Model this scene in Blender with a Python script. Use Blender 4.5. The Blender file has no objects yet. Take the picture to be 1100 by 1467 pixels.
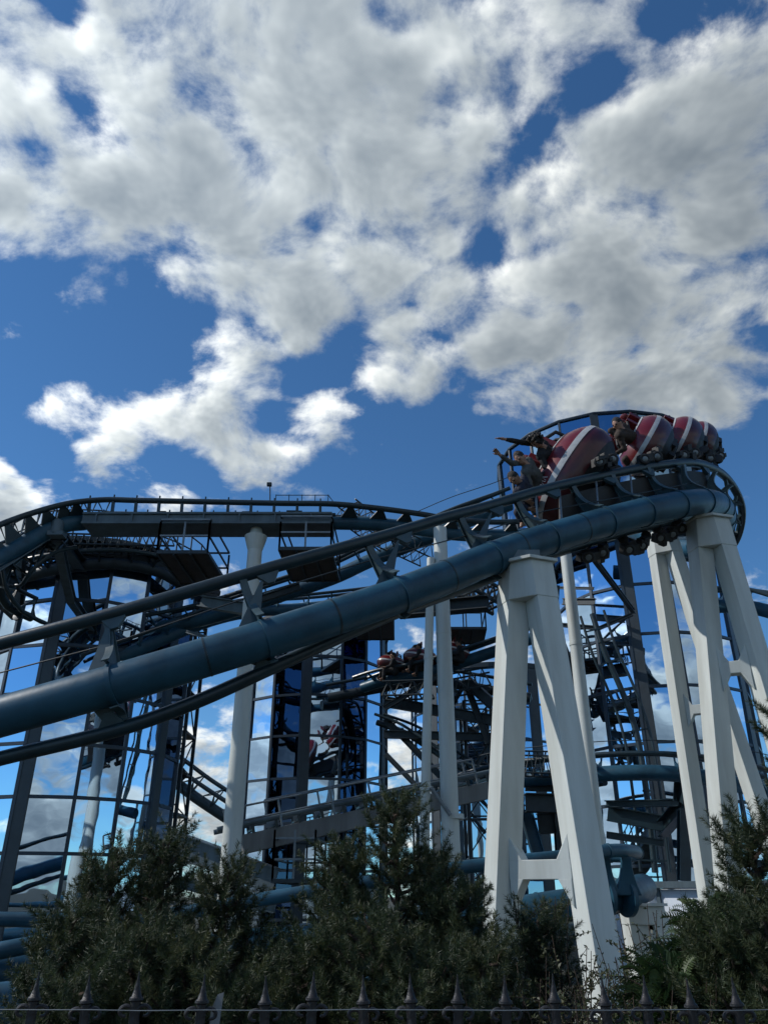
import bpy, math, random
import numpy as np
from mathutils import Vector, Matrix, noise as mnoise
R = math.radians
random.seed(7); rng = np.random.default_rng(7)
scene = bpy.context.scene
COL = scene.collection
# ------------------------------------------------------------------ camera
FPX = 1120.0; TH = R(26.2); CAM = Vector((0, 0, 1.65))
FW = Vector((0, math.cos(TH), math.sin(TH))); UPV = Vector((0, -math.sin(TH), math.cos(TH))); RT = Vector((1, 0, 0))
def dirpx(px, py):
    return (RT*((px-550)/FPX) + UPV*(-(py-733.5)/FPX) + FW)
def P(px, py, Y):
    d = dirpx(px, py); return CAM + d*(Y/d.y)
def PC(px, py, zc):
    return CAM + dirpx(px, py)*zc
cam = bpy.data.cameras.new('camera'); camo = bpy.data.objects.new('camera', cam); COL.objects.link(camo)
cam.sensor_fit = 'VERTICAL'; cam.sensor_height = 24; cam.lens = 24*FPX/1467
cam.clip_start = .05; cam.clip_end = 8000
camo.location = CAM; camo.rotation_euler = (R(90)+TH, 0, 0)
scene.camera = camo
# ------------------------------------------------------------------ materials
def newmat(name):
    m = bpy.data.materials.new(name); m.use_nodes = True
    nt = m.node_tree; b = nt.nodes['Principled BSDF']
    return m, nt, b
def setin(b, **k):
    for a, v in k.items():
        b.inputs[a.replace('_', ' ')].default_value = v
def paint(name, c, rough=.4, metal=0.0, var=.25, scale=3.0, bump=.02, dirt=None, streak=False, coat=0.0):
    m, nt, b = newmat(name); N = nt.nodes; Lk = nt.links
    tc = N.new('ShaderNodeTexCoord'); mp = N.new('ShaderNodeMapping')
    Lk.new(tc.outputs['Object'], mp.inputs[0])
    if streak: mp.inputs['Scale'].default_value = (1, 1, .12)
    nz = N.new('ShaderNodeTexNoise'); nz.inputs['Scale'].default_value = scale; nz.inputs['Detail'].default_value = 8; nz.inputs['Roughness'].default_value = .65
    Lk.new(mp.outputs[0], nz.inputs[0])
    rp = N.new('ShaderNodeValToRGB'); Lk.new(nz.outputs[0], rp.inputs[0])
    d = dirt or tuple(x*(1-var) for x in c)
    rp.color_ramp.elements[0].position = .34; rp.color_ramp.elements[0].color = (*d, 1)
    rp.color_ramp.elements[1].position = .62; rp.color_ramp.elements[1].color = (*c, 1)
    Lk.new(rp.outputs[0], b.inputs['Base Color'])
    n2 = N.new('ShaderNodeTexNoise'); n2.inputs['Scale'].default_value = scale*6; n2.inputs['Detail'].default_value = 4
    Lk.new(tc.outputs['Object'], n2.inputs[0])
    mr = N.new('ShaderNodeMapRange'); Lk.new(n2.outputs[0], mr.inputs[0])
    mr.inputs[3].default_value = max(.02, rough-.1); mr.inputs[4].default_value = min(1, rough+.15)
    Lk.new(mr.outputs[0], b.inputs['Roughness'])
    bp = N.new('ShaderNodeBump'); bp.inputs['Strength'].default_value = bump*5; bp.inputs['Distance'].default_value = .01
    Lk.new(n2.outputs[0], bp.inputs['Height']); Lk.new(bp.outputs[0], b.inputs['Normal'])
    setin(b, Metallic=metal, Coat_Weight=coat)
    return m
M = {}
M['blue'] = paint('blue_green_paint', (.021, .084, .136), .40, 0, .5, 1.3, .03)
for _k in ('blue',): M[_k].node_tree.nodes['Principled BSDF'].inputs['Specular IOR Level'].default_value = .35
M['rail'] = paint('rail_paint', (.010, .029, .040), .36, .0, .35, 3)
M['dark'] = paint('dark_steel', (.024, .038, .048), .5, .1, .4, 3)
M['bluegrey'] = paint('grey_girder_paint', (.09, .13, .155), .5, 0, .4, 2.2, .02, streak=True)
M['brk'] = paint('bracket_paint', (.045, .085, .105), .42, 0, .35, 3)
M['beam'] = paint('weathered_beam_paint', (.17, .18, .185), .6, 0, .45, 2.2, .02, streak=True)
M['white'] = paint('white_paint', (.585, .625, .605), .5, 0, .2, 1.5, .01, dirt=(.42, .44, .41), streak=True)
M['whited'] = paint('grimy_white_paint', (.50, .50, .45), .6, 0, .4, 6, .03, dirt=(.30, .26, .20))
M['pillar'] = paint('slate_pillar_paint', (.04, .055, .068), .45, .1, .25, 2)
M['mull'] = paint('mullion_metal', (.03, .05, .075), .4, .3, .2, 4)
M['plate'] = paint('brown_plate', (.045, .035, .030), .7, 0, .5, 3)
M['galv'] = paint('galvanised_steel', (.20, .23, .25), .45, .5, .3, 5)
M['black'] = paint('black_rubber', (.012, .012, .013), .6, 0, .3, 8)
M['iron'] = paint('cast_iron', (.015, .015, .018), .5, .2, .5, 14, .06)
M['red'] = paint('red_gelcoat', (.066, .004, .008), .36, 0, .25, 3, .0, coat=.22)
M['redl'] = paint('bright_red_gelcoat', (.13, .006, .010), .36, 0, .2, 3, .0, coat=.22)
M['stripe'] = paint('white_gelcoat', (.44, .45, .46), .3, 0, .2, 6, .0, coat=.3)
M['letter'] = paint('white_letter', (.6, .55, .55), .4)
M['skin'] = paint('skin', (.36, .20, .14), .5, 0, .15, 6)
M['skin2'] = paint('skin_tan', (.26, .14, .09), .5, 0, .15, 6)
M['hair'] = paint('dark_hair', (.014, .010, .008), .6, 0, .4, 30, .3)
M['hairb'] = paint('brown_hair', (.04, .022, .014), .6, 0, .5, 30, .3)
M['cloth'] = paint('black_cloth', (.014, .015, .018), .85, 0, .3, 10, .1)
M['clothg'] = paint('grey_cloth', (.085, .09, .09), .85, 0, .3, 10, .1)
M['clothn'] = paint('navy_cloth', (.012, .016, .035), .8, 0, .3, 10, .1)
M['clothb'] = paint('brown_cloth', (.045, .03, .022), .85, 0, .3, 10, .1)
M['panelw'] = paint('white_panel', (.60, .66, .74), .35, 0, .12, 2, .01)
M['bark'] = paint('bark', (.06, .04, .028), .9, 0, .5, 12, .3)
M['concrete'] = paint('concrete', (.25, .25, .24), .85, 0, .3, 4, .1)
M['blueplastic'] = paint('violet_petal', (.02, .02, .55), .5)
def glassmat(name, tint, seed):
    m, nt, b = newmat(name); N = nt.nodes; Lk = nt.links
    setin(b, Metallic=1.0, Roughness=.012); b.inputs['Base Color'].default_value = (*tint, 1)
    tc = N.new('ShaderNodeTexCoord'); nz = N.new('ShaderNodeTexNoise')
    nz.inputs['Scale'].default_value = .9; nz.inputs['Detail'].default_value = 1.5
    mp = N.new('ShaderNodeMapping'); mp.inputs['Location'].default_value = (seed, seed*2, 0)
    Lk.new(tc.outputs['Object'], mp.inputs[0]); Lk.new(mp.outputs[0], nz.inputs[0])
    bp = N.new('ShaderNodeBump'); bp.inputs['Strength'].default_value = .22; bp.inputs['Distance'].default_value = .02
    Lk.new(nz.outputs[0], bp.inputs['Height']); Lk.new(bp.outputs[0], b.inputs['Normal'])
    return m
M['glass'] = glassmat('mirror_glass', (.54, .69, .84), 3)
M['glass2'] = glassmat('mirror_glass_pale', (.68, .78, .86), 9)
M['glassd'] = glassmat('mirror_glass_deep', (.20, .33, .48), 5)
M['glassb'] = glassmat('mirror_glass_b', (.46, .62, .79), 13)
M['glassx'] = glassmat('dark_reflection_glass', (.07, .10, .15), 21)  # dark tint stands in for the reflection of dark structures
def leafmat(name, c1, c2, c3, transl=.25):
    m, nt, b = newmat(name); N = nt.nodes; Lk = nt.links
    at = N.new('ShaderNodeAttribute'); at.attribute_name = 'tone'; at.attribute_type = 'GEOMETRY'
    rp = N.new('ShaderNodeValToRGB'); Lk.new(at.outputs['Fac'], rp.inputs[0])
    rp.color_ramp.elements[0].color = (*c1, 1); rp.color_ramp.elements[1].color = (*c3, 1)
    e = rp.color_ramp.elements.new(.5); e.color = (*c2, 1)
    Lk.new(rp.outputs[0], b.inputs['Base Color']); setin(b, Roughness=.55)
    tr = N.new('ShaderNodeBsdfTranslucent'); Lk.new(rp.outputs[0], tr.inputs[0])
    mx = N.new('ShaderNodeMixShader'); mx.inputs[0].default_value = transl
    Lk.new(b.outputs[0], mx.inputs[1]); Lk.new(tr.outputs[0], mx.inputs[2])
    Lk.new(mx.outputs[0], N['Material Output'].inputs[0])
    return m
M['needle'] = leafmat('pine_needles', (.014, .026, .012), (.034, .054, .021), (.090, .098, .038))
M['thuja'] = leafmat('cypress_spray', (.018, .040, .014), (.035, .070, .022), (.07, .10, .03))
M['leaf'] = leafmat('shrub_leaves', (.03, .045, .02), (.06, .075, .035), (.13, .12, .05), .3)
# ------------------------------------------------------------------ mesh builder
def perp(t, up=Vector((0, 0, 1))):
    t = t.normalized()
    if abs(t.dot(up)) > .98: up = Vector((0, 1, 0)) if abs(t.y) < .9 else Vector((1, 0, 0))
    s = t.cross(up).normalized(); u = s.cross(t).normalized()
    return s, u
class MB:
    def __init__(s): s.v = []; s.f = []; s.k = 1.0
    def add(s, vs, fs):
        o = len(s.v); s.v += [tuple(v) for v in vs]; s.f += [tuple(i+o for i in f) for f in fs]; return s
    def loft(s, rings, cap=True, closed=False):
        n = len(rings[0]); vs = [p for r in rings for p in r]; fs = []
        m = len(rings)
        for i in range(m if closed else m-1):
            a = i*n; b = ((i+1) % m)*n
            for j in range(n): k = (j+1) % n; fs.append((a+j, a+k, b+k, b+j))
        if cap and not closed: fs.append(tuple(range(n-1, -1, -1))); fs.append(tuple((m-1)*n+j for j in range(n)))
        return s.add(vs, fs)
    def box(s, c, hx, hy, hz):   # hx,hy,hz are half-axis vectors or floats
        c = Vector(c)
        if not isinstance(hx, Vector): hx, hy, hz = Vector((hx, 0, 0)), Vector((0, hy, 0)), Vector((0, 0, hz))
        r = [[c-hz+a*hx+b*hy for a, b in ((-1, -1), (1, -1), (1, 1), (-1, 1))], [c+hz+a*hx+b*hy for a, b in ((-1, -1), (1, -1), (1, 1), (-1, 1))]]
        return s.loft(r)
    def beam(s, p, q, w, h, up=Vector((0, 0, 1)), w2=None, h2=None):
        p, q = Vector(p), Vector(q); sd, u = perp(q-p, up)
        def ring(c, w, h): return [c+sd*a*w/2+u*b*h/2 for a, b in ((-1, -1), (1, -1), (1, 1), (-1, 1))]
        return s.loft([ring(p, w, h), ring(q, w2 or w, h2 or h)])
    def ibeam(s, p, q, w, h, up=Vector((0, 0, 1))):
        p, q = Vector(p), Vector(q); sd, u = perp(q-p, up)
        s.beam(p+u*(h/2-.015), q+u*(h/2-.015), w, .03, up); s.beam(p-u*(h/2-.015), q-u*(h/2-.015), w, .03, up)
        s.beam(p, q, .025, h-.06, up); return s
    def tube(s, pts, r, n=10, r2=None, cap=True):
        pts = [Vector(p) for p in pts]; m = len(pts); rings = []
        t0 = pts[1]-pts[0]; sd, u = perp(t0)
        for i, p in enumerate(pts):
            t = (pts[min(i+1, m-1)]-pts[max(i-1, 0)]).normalized()
            u = (u-t*u.dot(t)).normalized(); sd = t.cross(u).normalized()
            rr = r if r2 is None else r+(r2-r)*i/(m-1)
            rings.append([p+(sd*math.cos(2*math.pi*k/n)+u*math.sin(2*math.pi*k/n))*rr for k in range(n)])
        return s.loft(rings, cap)
    def sphere(s, c, r, n=10, m=6, ax=None):
        c = Vector(c); ax = ax or (Vector((1, 0, 0)), Vector((0, 1, 0)), Vector((0, 0, 1)))
        if not isinstance(r, (tuple, list)): r = (r, r, r)
        r = tuple(x*s.k for x in r)
        rings = []
        for i in range(1, m):
            th = math.pi*i/m
            rings.append([c+ax[0]*r[0]*math.sin(th)*math.cos(2*math.pi*k/n)+ax[1]*r[1]*math.sin(th)*math.sin(2*math.pi*k/n)-ax[2]*r[2]*math.cos(th) for k in range(n)])
        vs = [p for q in rings for p in q]; fs = []
        for i in range(m-2):
            for j in range(n): k = (j+1) % n; fs.append((i*n+j, i*n+k, (i+1)*n+k, (i+1)*n+j))
        b = len(vs); vs += [c-ax[2]*r[2], c+ax[2]*r[2]]
        for j in range(n):
            k = (j+1) % n; fs.append((b, k, j)); fs.append((b+1, (m-2)*n+j, (m-2)*n+k))
        return s.add(vs, fs)
    def capsule(s, p, q, r1, r2, n=10):
        s.tube([p, q], r1*s.k, n, r2*s.k); s.sphere(p, r1, n, 6); s.sphere(q, r2, n, 6); return s
    def prism(s, pts, d):        # planar outline, thickness vector d (centred)
        d = Vector(d)/2; return s.loft([[Vector(p)-d for p in pts], [Vector(p)+d for p in pts]])
    def disc(s, c, ax, r, h, n=16, bev=.2):
        c, ax = Vector(c), Vector(ax).normalized(); sd, u = perp(ax); rings = []
        for o, k in ((-.5, 1-bev), (-.5+bev*.5, 1), (.5-bev*.5, 1), (.5, 1-bev)):
            rings.append([c+ax*h*o+(sd*math.cos(2*math.pi*j/n)+u*math.sin(2*math.pi*j/n))*r*k for j in range(n)])
        return s.loft(rings)
    def torus(s, c, ax, r, rr, n=20, m=6):
        c, ax = Vector(c), Vector(ax).normalized(); sd, u = perp(ax); rings = []
        for i in range(n):
            a = 2*math.pi*i/n; e = sd*math.cos(a)+u*math.sin(a)
            rings.append([c+e*(r+rr*math.cos(2*math.pi*j/m))+ax*rr*math.sin(2*math.pi*j/m) for j in range(m)])
        return s.loft(rings, closed=True)
    def build(s, name, mat, parent=None, smooth=True, angle=32, bevel=0):
        me = bpy.data.meshes.new(name)
        off = parent_origin(parent)
        if isinstance(off, Matrix): vs = [tuple(off @ Vector(v)) for v in s.v]
        else: vs = s.v
        me.from_pydata(vs, [], s.f); me.update()
        if smooth:
            me.shade_smooth()
            try: me.set_sharp_from_angle(angle=R(angle))
            except Exception: pass
        me.materials.append(M[mat] if isinstance(mat, str) else mat)
        o = bpy.data.objects.new(name, me); COL.objects.link(o)
        if parent is not None: o.parent = parent
        if bevel:
            b = o.modifiers.new('Bevel', 'BEVEL'); b.width = bevel; b.segments = 2; b.limit_method = 'ANGLE'; b.angle_limit = R(40)
        return o
_wm = {}
def parent_origin(o):
    if o is None: return None
    if o.name in _wm: return _wm[o.name]
    m = Matrix.Identity(4); q = o
    while q is not None:
        m = Matrix.LocRotScale(q.location, q.rotation_euler if q.rotation_mode != 'QUATERNION' else q.rotation_quaternion, q.scale) @ m; q = q.parent
    return m.inverted()
def tag(o, label=None, cat=None, group=None, kind=None):
    if label: o['label'] = label
    if cat: o['category'] = cat
    if group: o['group'] = group
    if kind: o['kind'] = kind
    return o
def thing(name, label, cat, loc=(0, 0, 0), group=None, mat=None):
    o = bpy.data.objects.new(name, None); o.empty_display_size = .3
    if mat is not None:
        l, q, sc = mat.decompose(); o.location = l; o.rotation_euler = q.to_euler(); o.scale = sc
    else: o.location = loc
    COL.objects.link(o); return tag(o, label, cat, group)
def spline(pts, step=.35):
    pts = [Vector(p) for p in pts]
    ext = [2*pts[0]-pts[1]]+pts+[2*pts[-1]-pts[-2]]; out = []
    for i in range(1, len(ext)-2):
        a, b, c, d = ext[i-1:i+3]; n = max(2, int((c-b).length/step))
        for k in range(n):
            t = k/n; t2, t3 = t*t, t*t*t
            out.append(.5*((2*b)+(c-a)*t+(2*a-5*b+4*c-d)*t2+(-a+3*b-3*c+d)*t3))
    out.append(pts[-1]); return out
def ground_pt(p, z=0): return Vector((p[0], p[1], z))
# ------------------------------------------------------------------ ground
def ground():
    mb = MB(); n = 40
    S = 3000
    mb.add([(-S, -S, 0), (S, -S, 0), (S, S, 0), (-S, S, 0)], [(0, 1, 2, 3)])
    m, nt, b = newmat('dry_soil_and_grass'); N = nt.nodes; Lk = nt.links
    tc = N.new('ShaderNodeTexCoord'); nz = N.new('ShaderNodeTexNoise'); nz.inputs['Scale'].default_value = .6; nz.inputs['Detail'].default_value = 10
    Lk.new(tc.outputs['Object'], nz.inputs[0]); rp = N.new('ShaderNodeValToRGB'); Lk.new(nz.outputs[0], rp.inputs[0])
    rp.color_ramp.elements[0].color = (.018, .022, .011, 1); rp.color_ramp.elements[1].color = (.05, .045, .032, 1)
    Lk.new(rp.outputs[0], b.inputs['Base Color']); setin(b, Roughness=.95)
    M['ground'] = m
    tag(mb.build('ground', 'ground', smooth=False), kind='structure')
    pv = MB(); pv.add([(-60, -1.5, .004), (60, -1.5, .004), (60, 1.6, .004), (-60, 1.6, .004)], [(0, 1, 2, 3)])
    tag(pv.build('path', 'concrete', smooth=False), kind='structure')
ground()
# ------------------------------------------------------------------ glass towers
def tower(label, Xc, Yc, r, ztop, phase, rowh=2.0, glass='glass', z0=-.2, crown=None, group='mirror glass towers', delta=7.0, dark_refl=()):
    t = thing('glass_tower', label, 'tower', (Xc, Yc, 0), group)
    C = Vector((Xc, Yc, 0)); base = math.atan2(-Yc, -Xc)
    def pt(a, z, rr=r): a = base+R(a); return Vector((Xc+math.cos(a)*rr, Yc+math.sin(a)*rr, z))
    rows = []; z = ztop
    while z > 0.2: rows.append(z); z -= rowh
    rows.append(max(z, -.1)) ; rows = rows[::-1]
    back = MB(); fa = (72-delta)/3; nfront = 0; verts = []
    for k in range(5):
        pa = phase+72*k
        # pillar
        a0, a1 = pa-delta/2, pa+delta/2
        pb = MB()
        ring = lambda z: [pt(a0, z, r+.06), pt(a0, z, r-.25), pt(a1, z, r-.25), pt(a1, z, r+.06)]
        pb.loft([ring(0), ring(ztop+.25)]); pb.build('pillar', 'pillar', t, smooth=False, bevel=.02)
        for j in range(3):
            f0 = a1+fa*j; f1 = f0+fa; mid = (f0+f1)/2
            mm = (mid+180) % 360-180
            for i in range(len(rows)-1):
                za, zb = rows[i], rows[i+1]
                A, B = pt(f0, za), pt(f1, za); D, E = pt(f0, zb), pt(f1, zb)
                nrm = Vector((math.cos(base+R(mid)), math.sin(base+R(mid)), 0))
                if abs(mm) < 96 and nfront < 98:
                    k1, k2, k3 = [random.gauss(0, .011) for _ in range(3)]
                    tw = lambda p, s: p+nrm*s
                    q = [tw(A, k1), tw(B, k2), tw(E, k3), tw(D, k1+k3-k2)]
                    g = MB(); g.prism([x for x in q], nrm*.03)
                    g.build('glass_pane', 'glassx' if any(abs(mm-q) < 5 for q in dark_refl) else (glass if random.random() < .65 else 'glassb'), t, smooth=False); nfront += 1
                else: back.prism([A, B, E, D], nrm*.03)
            if j < 2 or True:
                verts.append(f1)
    back.build('rear_glazing', glass, t, smooth=False)
    for a in verts:
        # mullion proud of the panes
        mu = MB(); mu.beam(pt(a, 0, r+.015), pt(a, ztop, r+.015), .11, .12, up=Vector((math.cos(base+R(a)), math.sin(base+R(a)), 0)))
        if (abs((a+180) % 360-180)) < 100: mu.build('mullion', 'mull', t, smooth=False)
    angs = []
    for k in range(5):
        a1 = phase+72*k+delta/2; angs += [a1+fa*j for j in range(4)]
    for z in rows[1:]:
        rb = MB()
        for i in range(len(angs)):
            a, b = angs[i], angs[(i+1) % len(angs)]
            if i % 4 == 3: continue
            rb.beam(pt(a, z, r+.017), pt(b, z, r+.017), .10, .10)
        rb.build('transom', 'mull', t, smooth=False)
    # roof cap
    cb = MB(); n = 30
    cb.loft([[pt(i*12, z, rr) for i in range(n)] for z, rr in ((ztop+.02, r+.12), (ztop+.28, r+.12), (ztop+.3, r*.5))])
    cb.build('roof_ring', 'dark', t, smooth=False)
    if crown:
        rc, zb, zt, ox = crown; cp = lambda a, z, rr: pt(a, z, rr)+Vector((ox, 0, 0))
        sides = 20
        for i in range(sides):
            a, b = i*18+3, i*18+21
            g = MB(); nrm = (pt((a+b)/2, 0, 1)-C).normalized()
            mid = ((a+b)/2+180) % 360-180
            g.prism([cp(a, zb, rc*.97), cp(b, zb, rc*.97), cp(b, zt, rc), cp(a, zt, rc)], nrm*.03)
            g.build('crown_pane', 'glassd', t, smooth=False)
            pb = MB(); w = .32 if i % 4 == 0 else .08
            pb.beam(cp(a, zb, rc*.97+.03), cp(a, zt, rc+.03), w, .10, up=nrm); pb.build('crown_post', 'pillar', t, smooth=False)
        rb = MB(); rb.tube([cp(i*18+3, zt, rc+.04) for i in range(sides+1)], .075, 8); rb.build('crown_rail', 'mull', t)
        rb = MB(); rb.tube([cp(i*18+3, zb, rc*.97+.04) for i in range(sides+1)], .12, 8); rb.build('crown_rail', 'mull', t)
        for i in range(0, sides, 2): rb = MB(); rb.beam(cp(i*18+3, zb, rc*.97), pt(i*18+3, min(zb-.6, ztop+.1), r), .10, .14); rb.build('outrigger', 'dark', t, smooth=False)
    return t
pL = P(145, 880, 28); zL = P(140, 800, 24.8).z
tower('faceted mirror glass tower at the left edge, nearest of the towers', pL.x, 28, 3.4, zL, -23, 1.55)
pM = P(448, 1060, 37)
tower('middle mirror glass tower standing behind the tall left white column', pM.x, 37, 3.4, P(448, 885, 33.6).z, -5.5, 1.72, 'glass', dark_refl=(-19.7, 30, 80))  # listed facets get the dark tint, as if mirroring dark steelwork
tower('tall mirror glass tower on the right with a wide open glass crown', 10.75, 31.1, 3.4, P(905, 700, 27.5).z, -6, 1.95, 'glass', crown=(4.5, P(880, 735, 26.5).z, P(870, 588, 26.5).z, -1.0))
pB = P(705, 1050, 46)
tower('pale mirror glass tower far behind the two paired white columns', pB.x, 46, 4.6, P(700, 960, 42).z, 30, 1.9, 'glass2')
# ------------------------------------------------------------------ generic coaster track
def bracket_mesh(S, U1, U2, n, t, rs, thick=.05):
    """web plate from the spine to both rails"""
    mb = MB(); b = (U2-U1).normalized()
    mb.prism([U1-b*.07, U1+b*.05-n*.03, U1+b*.10-n*.16, S-b*rs*.15+n*rs*1.12, S+b*rs*.15+n*rs*1.12, U2-b*.10-n*.16, U2-b*.05-n*.03, U2+b*.07, S+b*rs*.99+n*rs*.35, S-b*rs*.99+n*rs*.35], t*thick)
    return mb
def rot_frames(sp, up):
    fr = []
    for i, p in enumerate(sp):
        t = (sp[min(i+1, len(sp)-1)]-sp[max(i-1, 0)]).normalized()
        u = up(i/(len(sp)-1)) if callable(up) else Vector(up)
        n = (u-t*u.dot(t)).normalized(); b = t.cross(n).normalized(); fr.append((p, t, n, b))
    return fr
def track(label, pts, rs=.26, g=1.15, h=.52, rr=.085, up=(0, 0, 1), spacing=1.3, cross=False, wire=False, group=None, mat='blue', railmat='rail', spine=True, zig=False, web=True):
    sp = spline(pts, .3); fr = rot_frames(sp, up)
    t = thing('roller_coaster_track', label, 'coaster track', tuple(sp[0]), group or 'roller coaster tracks')
    if spine: mb = MB(); mb.tube(sp, rs, 16); mb.build('spine', mat, t)
    for sg in (-1, 1):
        mb = MB(); mb.tube([p+n*h+b*sg*g/2 for p, tt, n, b in fr], rr, 10); mb.build('rail', railmat, t)
    d = 0; last = sp[0]; cnt = 0; k = 0
    nxt = spacing*.5
    for i in range(1, len(sp)):
        d += (sp[i]-last).length; last = sp[i]
        if d >= nxt and cnt < 98:
            nxt += spacing; cnt += 1
            p, tt, n, b = fr[i]
            mb = bracket_mesh(p, p+n*h-b*g/2, p+n*h+b*g/2, n, tt, rs) if web else MB()
            if zig: 
                q, t2, n2, b2 = fr[max(0, i-2)]
                for sg in (-1, 1): mb.beam(p+n*h+b*sg*g/2, q+n2*rs, .05, .05)
            if cross: mb.beam(p+n*h-b*g/2, p+n*h+b*g/2, .05, .05)
            mb.build('bracket', mat, t, smooth=False)
            if cnt % 4 == 1 and spine:
                fb = MB(); fb.disc(p+tt*.5, tt, rs+.022, .05, 18, .05); fb.build('flange', mat, t)
    if wire:
        mb = MB(); mb.tube([p+n*(h+.35)+b*g*.75 for p, tt, n, b in fr], .014, 5); mb.build('cable', 'dark', t)
    return t, fr
def railing(mb, pts, h=1.0, up=Vector((0, 0, 1)), sp=1.0, r=.02):
    pts = spline(pts, sp)
    for k in (h, h*.5): mb.tube([p+up*k for p in pts], r, 6)
    for p in pts: mb.tube([p, p+up*h], r, 6)
# ------------------------------------------------------------------ main near track
S_px = [(-70, 1047, 10.7), (0, 1027, 10.6), (163, 981, 10.5), (280, 946, 10.6), (400, 909, 10.8), (550, 860, 11.3), (640, 826, 11.7), (700, 801, 12.1), (780, 773, 12.6), (880, 744, 13.3), (950, 727, 13.9), (1000, 719, 14.6), (1026, 722, 15.7), (1036, 738, 17.0), (1030, 762, 18.6), (1003, 782, 20.2), (965, 784, 21.5), (925, 765, 23), (870, 752, 25), (800, 768, 27)]
U_px = [(-70, 940, 10.9), (0, 922, 10.8), (163, 879, 10.7), (280, 845, 10.8), (400, 810, 11.0), (550, 768, 11.6), (640, 741, 12.1), (700, 725, 12.5), (780, 701, 13.1), (880, 678, 13.9), (950, 666, 14.5), (1000, 664, 15.3), (1040, 685, 16.6), (1062, 730, 17.9), (1050, 780, 19.3), (1012, 800, 20.6), (965, 796, 21.8), (925, 775, 23.2), (870, 760, 25), (800, 775, 27)]
L_px = [(-70, 1108, 10.95), (0, 1087, 10.85), (163, 1047, 10.75), (280, 1006, 10.85), (400, 952, 11.1), (550, 885, 11.7), (640, 851, 12.2), (700, 829, 12.6), (780, 797, 13.2), (880, 766, 14.0), (950, 748, 14.6), (1000, 735, 15.4), (1018, 733, 16.3), (1024, 748, 17.4), (1012, 764, 19.0), (990, 772, 20.4), (960, 772, 21.7), (925, 757, 23.2), (870, 744, 25), (800, 760, 27)]
mt = thing('roller_coaster_track', 'thick blue steel tube track sweeping up across the whole picture under the red train', 'coaster track', tuple(P(0, 1027, 10.6)), 'roller coaster tracks')
def samp(lst, n=14):
    pts = [P(*q) for q in lst]; out = []
    ext = [2*pts[0]-pts[1]]+pts+[2*pts[-1]-pts[-2]]
    for i in range(1, len(ext)-2):
        a, b, c, d = ext[i-1:i+3]
        for k in range(n):
            t = k/n; out.append(.5*((2*b)+(c-a)*t+(2*a-5*b+4*c-d)*t*t+(-a+3*b-3*c+d)*t**3))
    out.append(pts[-1]); return out
mS, mU, mL = samp(S_px), samp(U_px), samp(L_px)
SR = .275
dx0 = (mS[0]-mS[14]).normalized()
def run_on(l): return [l[0]+dx0*q-Vector((0, 0, .012*q*q)) for q in (9, 7.5, 6, 4.5, 3, 1.5)]+l
mb = MB(); mb.tube(run_on(mS), SR, 40); mb.build('spine', 'blue', mt)
for pth in (mU, mL): mb = MB(); mb.tube(run_on(pth), .098, 20); mb.build('rail', 'rail', mt)
def main_bracket(i, flange=True, gusset=True, hw=.24):
    S, U, Lw = mS[i], mU[i], mL[i]; t = (mS[min(i+1, len(mS)-1)]-mS[i-1]).normalized()
    mid = (U+Lw)/2; n = (mid-S); n = (n-t*n.dot(t)).normalized()
    def arm(E, full):
        mb = MB()
        d = (E-S); d = (d-t*d.dot(t)); dn = d.normalized(); L = d.length
        sd = t.cross(dn).normalized()
        if sd.dot(n) < 0: sd = -sd
        # curved horn: wide at the spine, narrow at the rail
        a = []; bq = []
        for k in range(9):
            u = k/8; rad = SR*.9+(L-SR*.9-.045)*u
            w = hw*(1-u)**2.4+.035
            bow = .10*math.sin(u*math.pi)
            a.append(S+dn*rad+sd*(bow+w)); bq.append(S+dn*rad+sd*(bow-w))
        mb.prism(a+bq[::-1], t*.05)
        # flange plate along horn edges
        for edge in (a, bq):
            for k in range(8):
                mb.beam(edge[k]-t*.001, edge[k+1]-t*.001, .11, .018, up=sd)
        if gusset:
            q = S-t*.34+dn*SR*.92
            mb.prism([E-dn*.08-t*.06, q, S+dn*SR*.9], sd*.03)
            # saddle under the rail
        mb.prism([E-t*.20-dn*.05, E+t*.20-dn*.05, E+t*.05-dn*.26, E-t*.05-dn*.26], sd*.07)
        mb.build('bracket', 'brk', mt, smooth=False)
    arm(U, True); arm(Lw, False)
    if flange:
        fb = MB(); fb.disc(S, t, SR+.022, .07, 40, .05); fb.build('flange', 'blue', mt)
def idx_at(x):   # first sample whose projection passes px x on the visible run
    best = min(range(0, 14*11+1), key=lambda i: abs((mS[i]-CAM).dot(RT)/(mS[i]-CAM).dot(FW)*FPX+550-x)); return best
for x in (-40, 160, 382, 575, 705): main_bracket(idx_at(x))
for x in (790, 868, 925, 972): main_bracket(idx_at(x), hw=.16, gusset=False)
for i in (14*11+2, 14*12, 14*12+8, 14*13+2, 14*13+9, 14*14+5, 14*15+3, 14*16): main_bracket(i, gusset=False, hw=.15)
for x in (300, 480, 640, 745, 828): # weld seams
    i = idx_at(x); t = (mS[i+1]-mS[i-1]).normalized(); fb = MB(); fb.disc(mS[i], t, SR+.006, .03, 40, .05); fb.build('seam', 'rail', mt)
# safety cable strung beside the upper rail
mb = MB(); 
mb.tube([P(-60, 978, 11), P(0, 964, 11), P(150, 925, 11), P(355, 856, 11.1), P(540, 800, 11.8), P(690, 762, 12.4), P(780, 732, 12.9), P(900, 710, 13.6), P(1000, 690, 14.8)], .011, 6); mb.build('cable', 'dark', mt)
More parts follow.
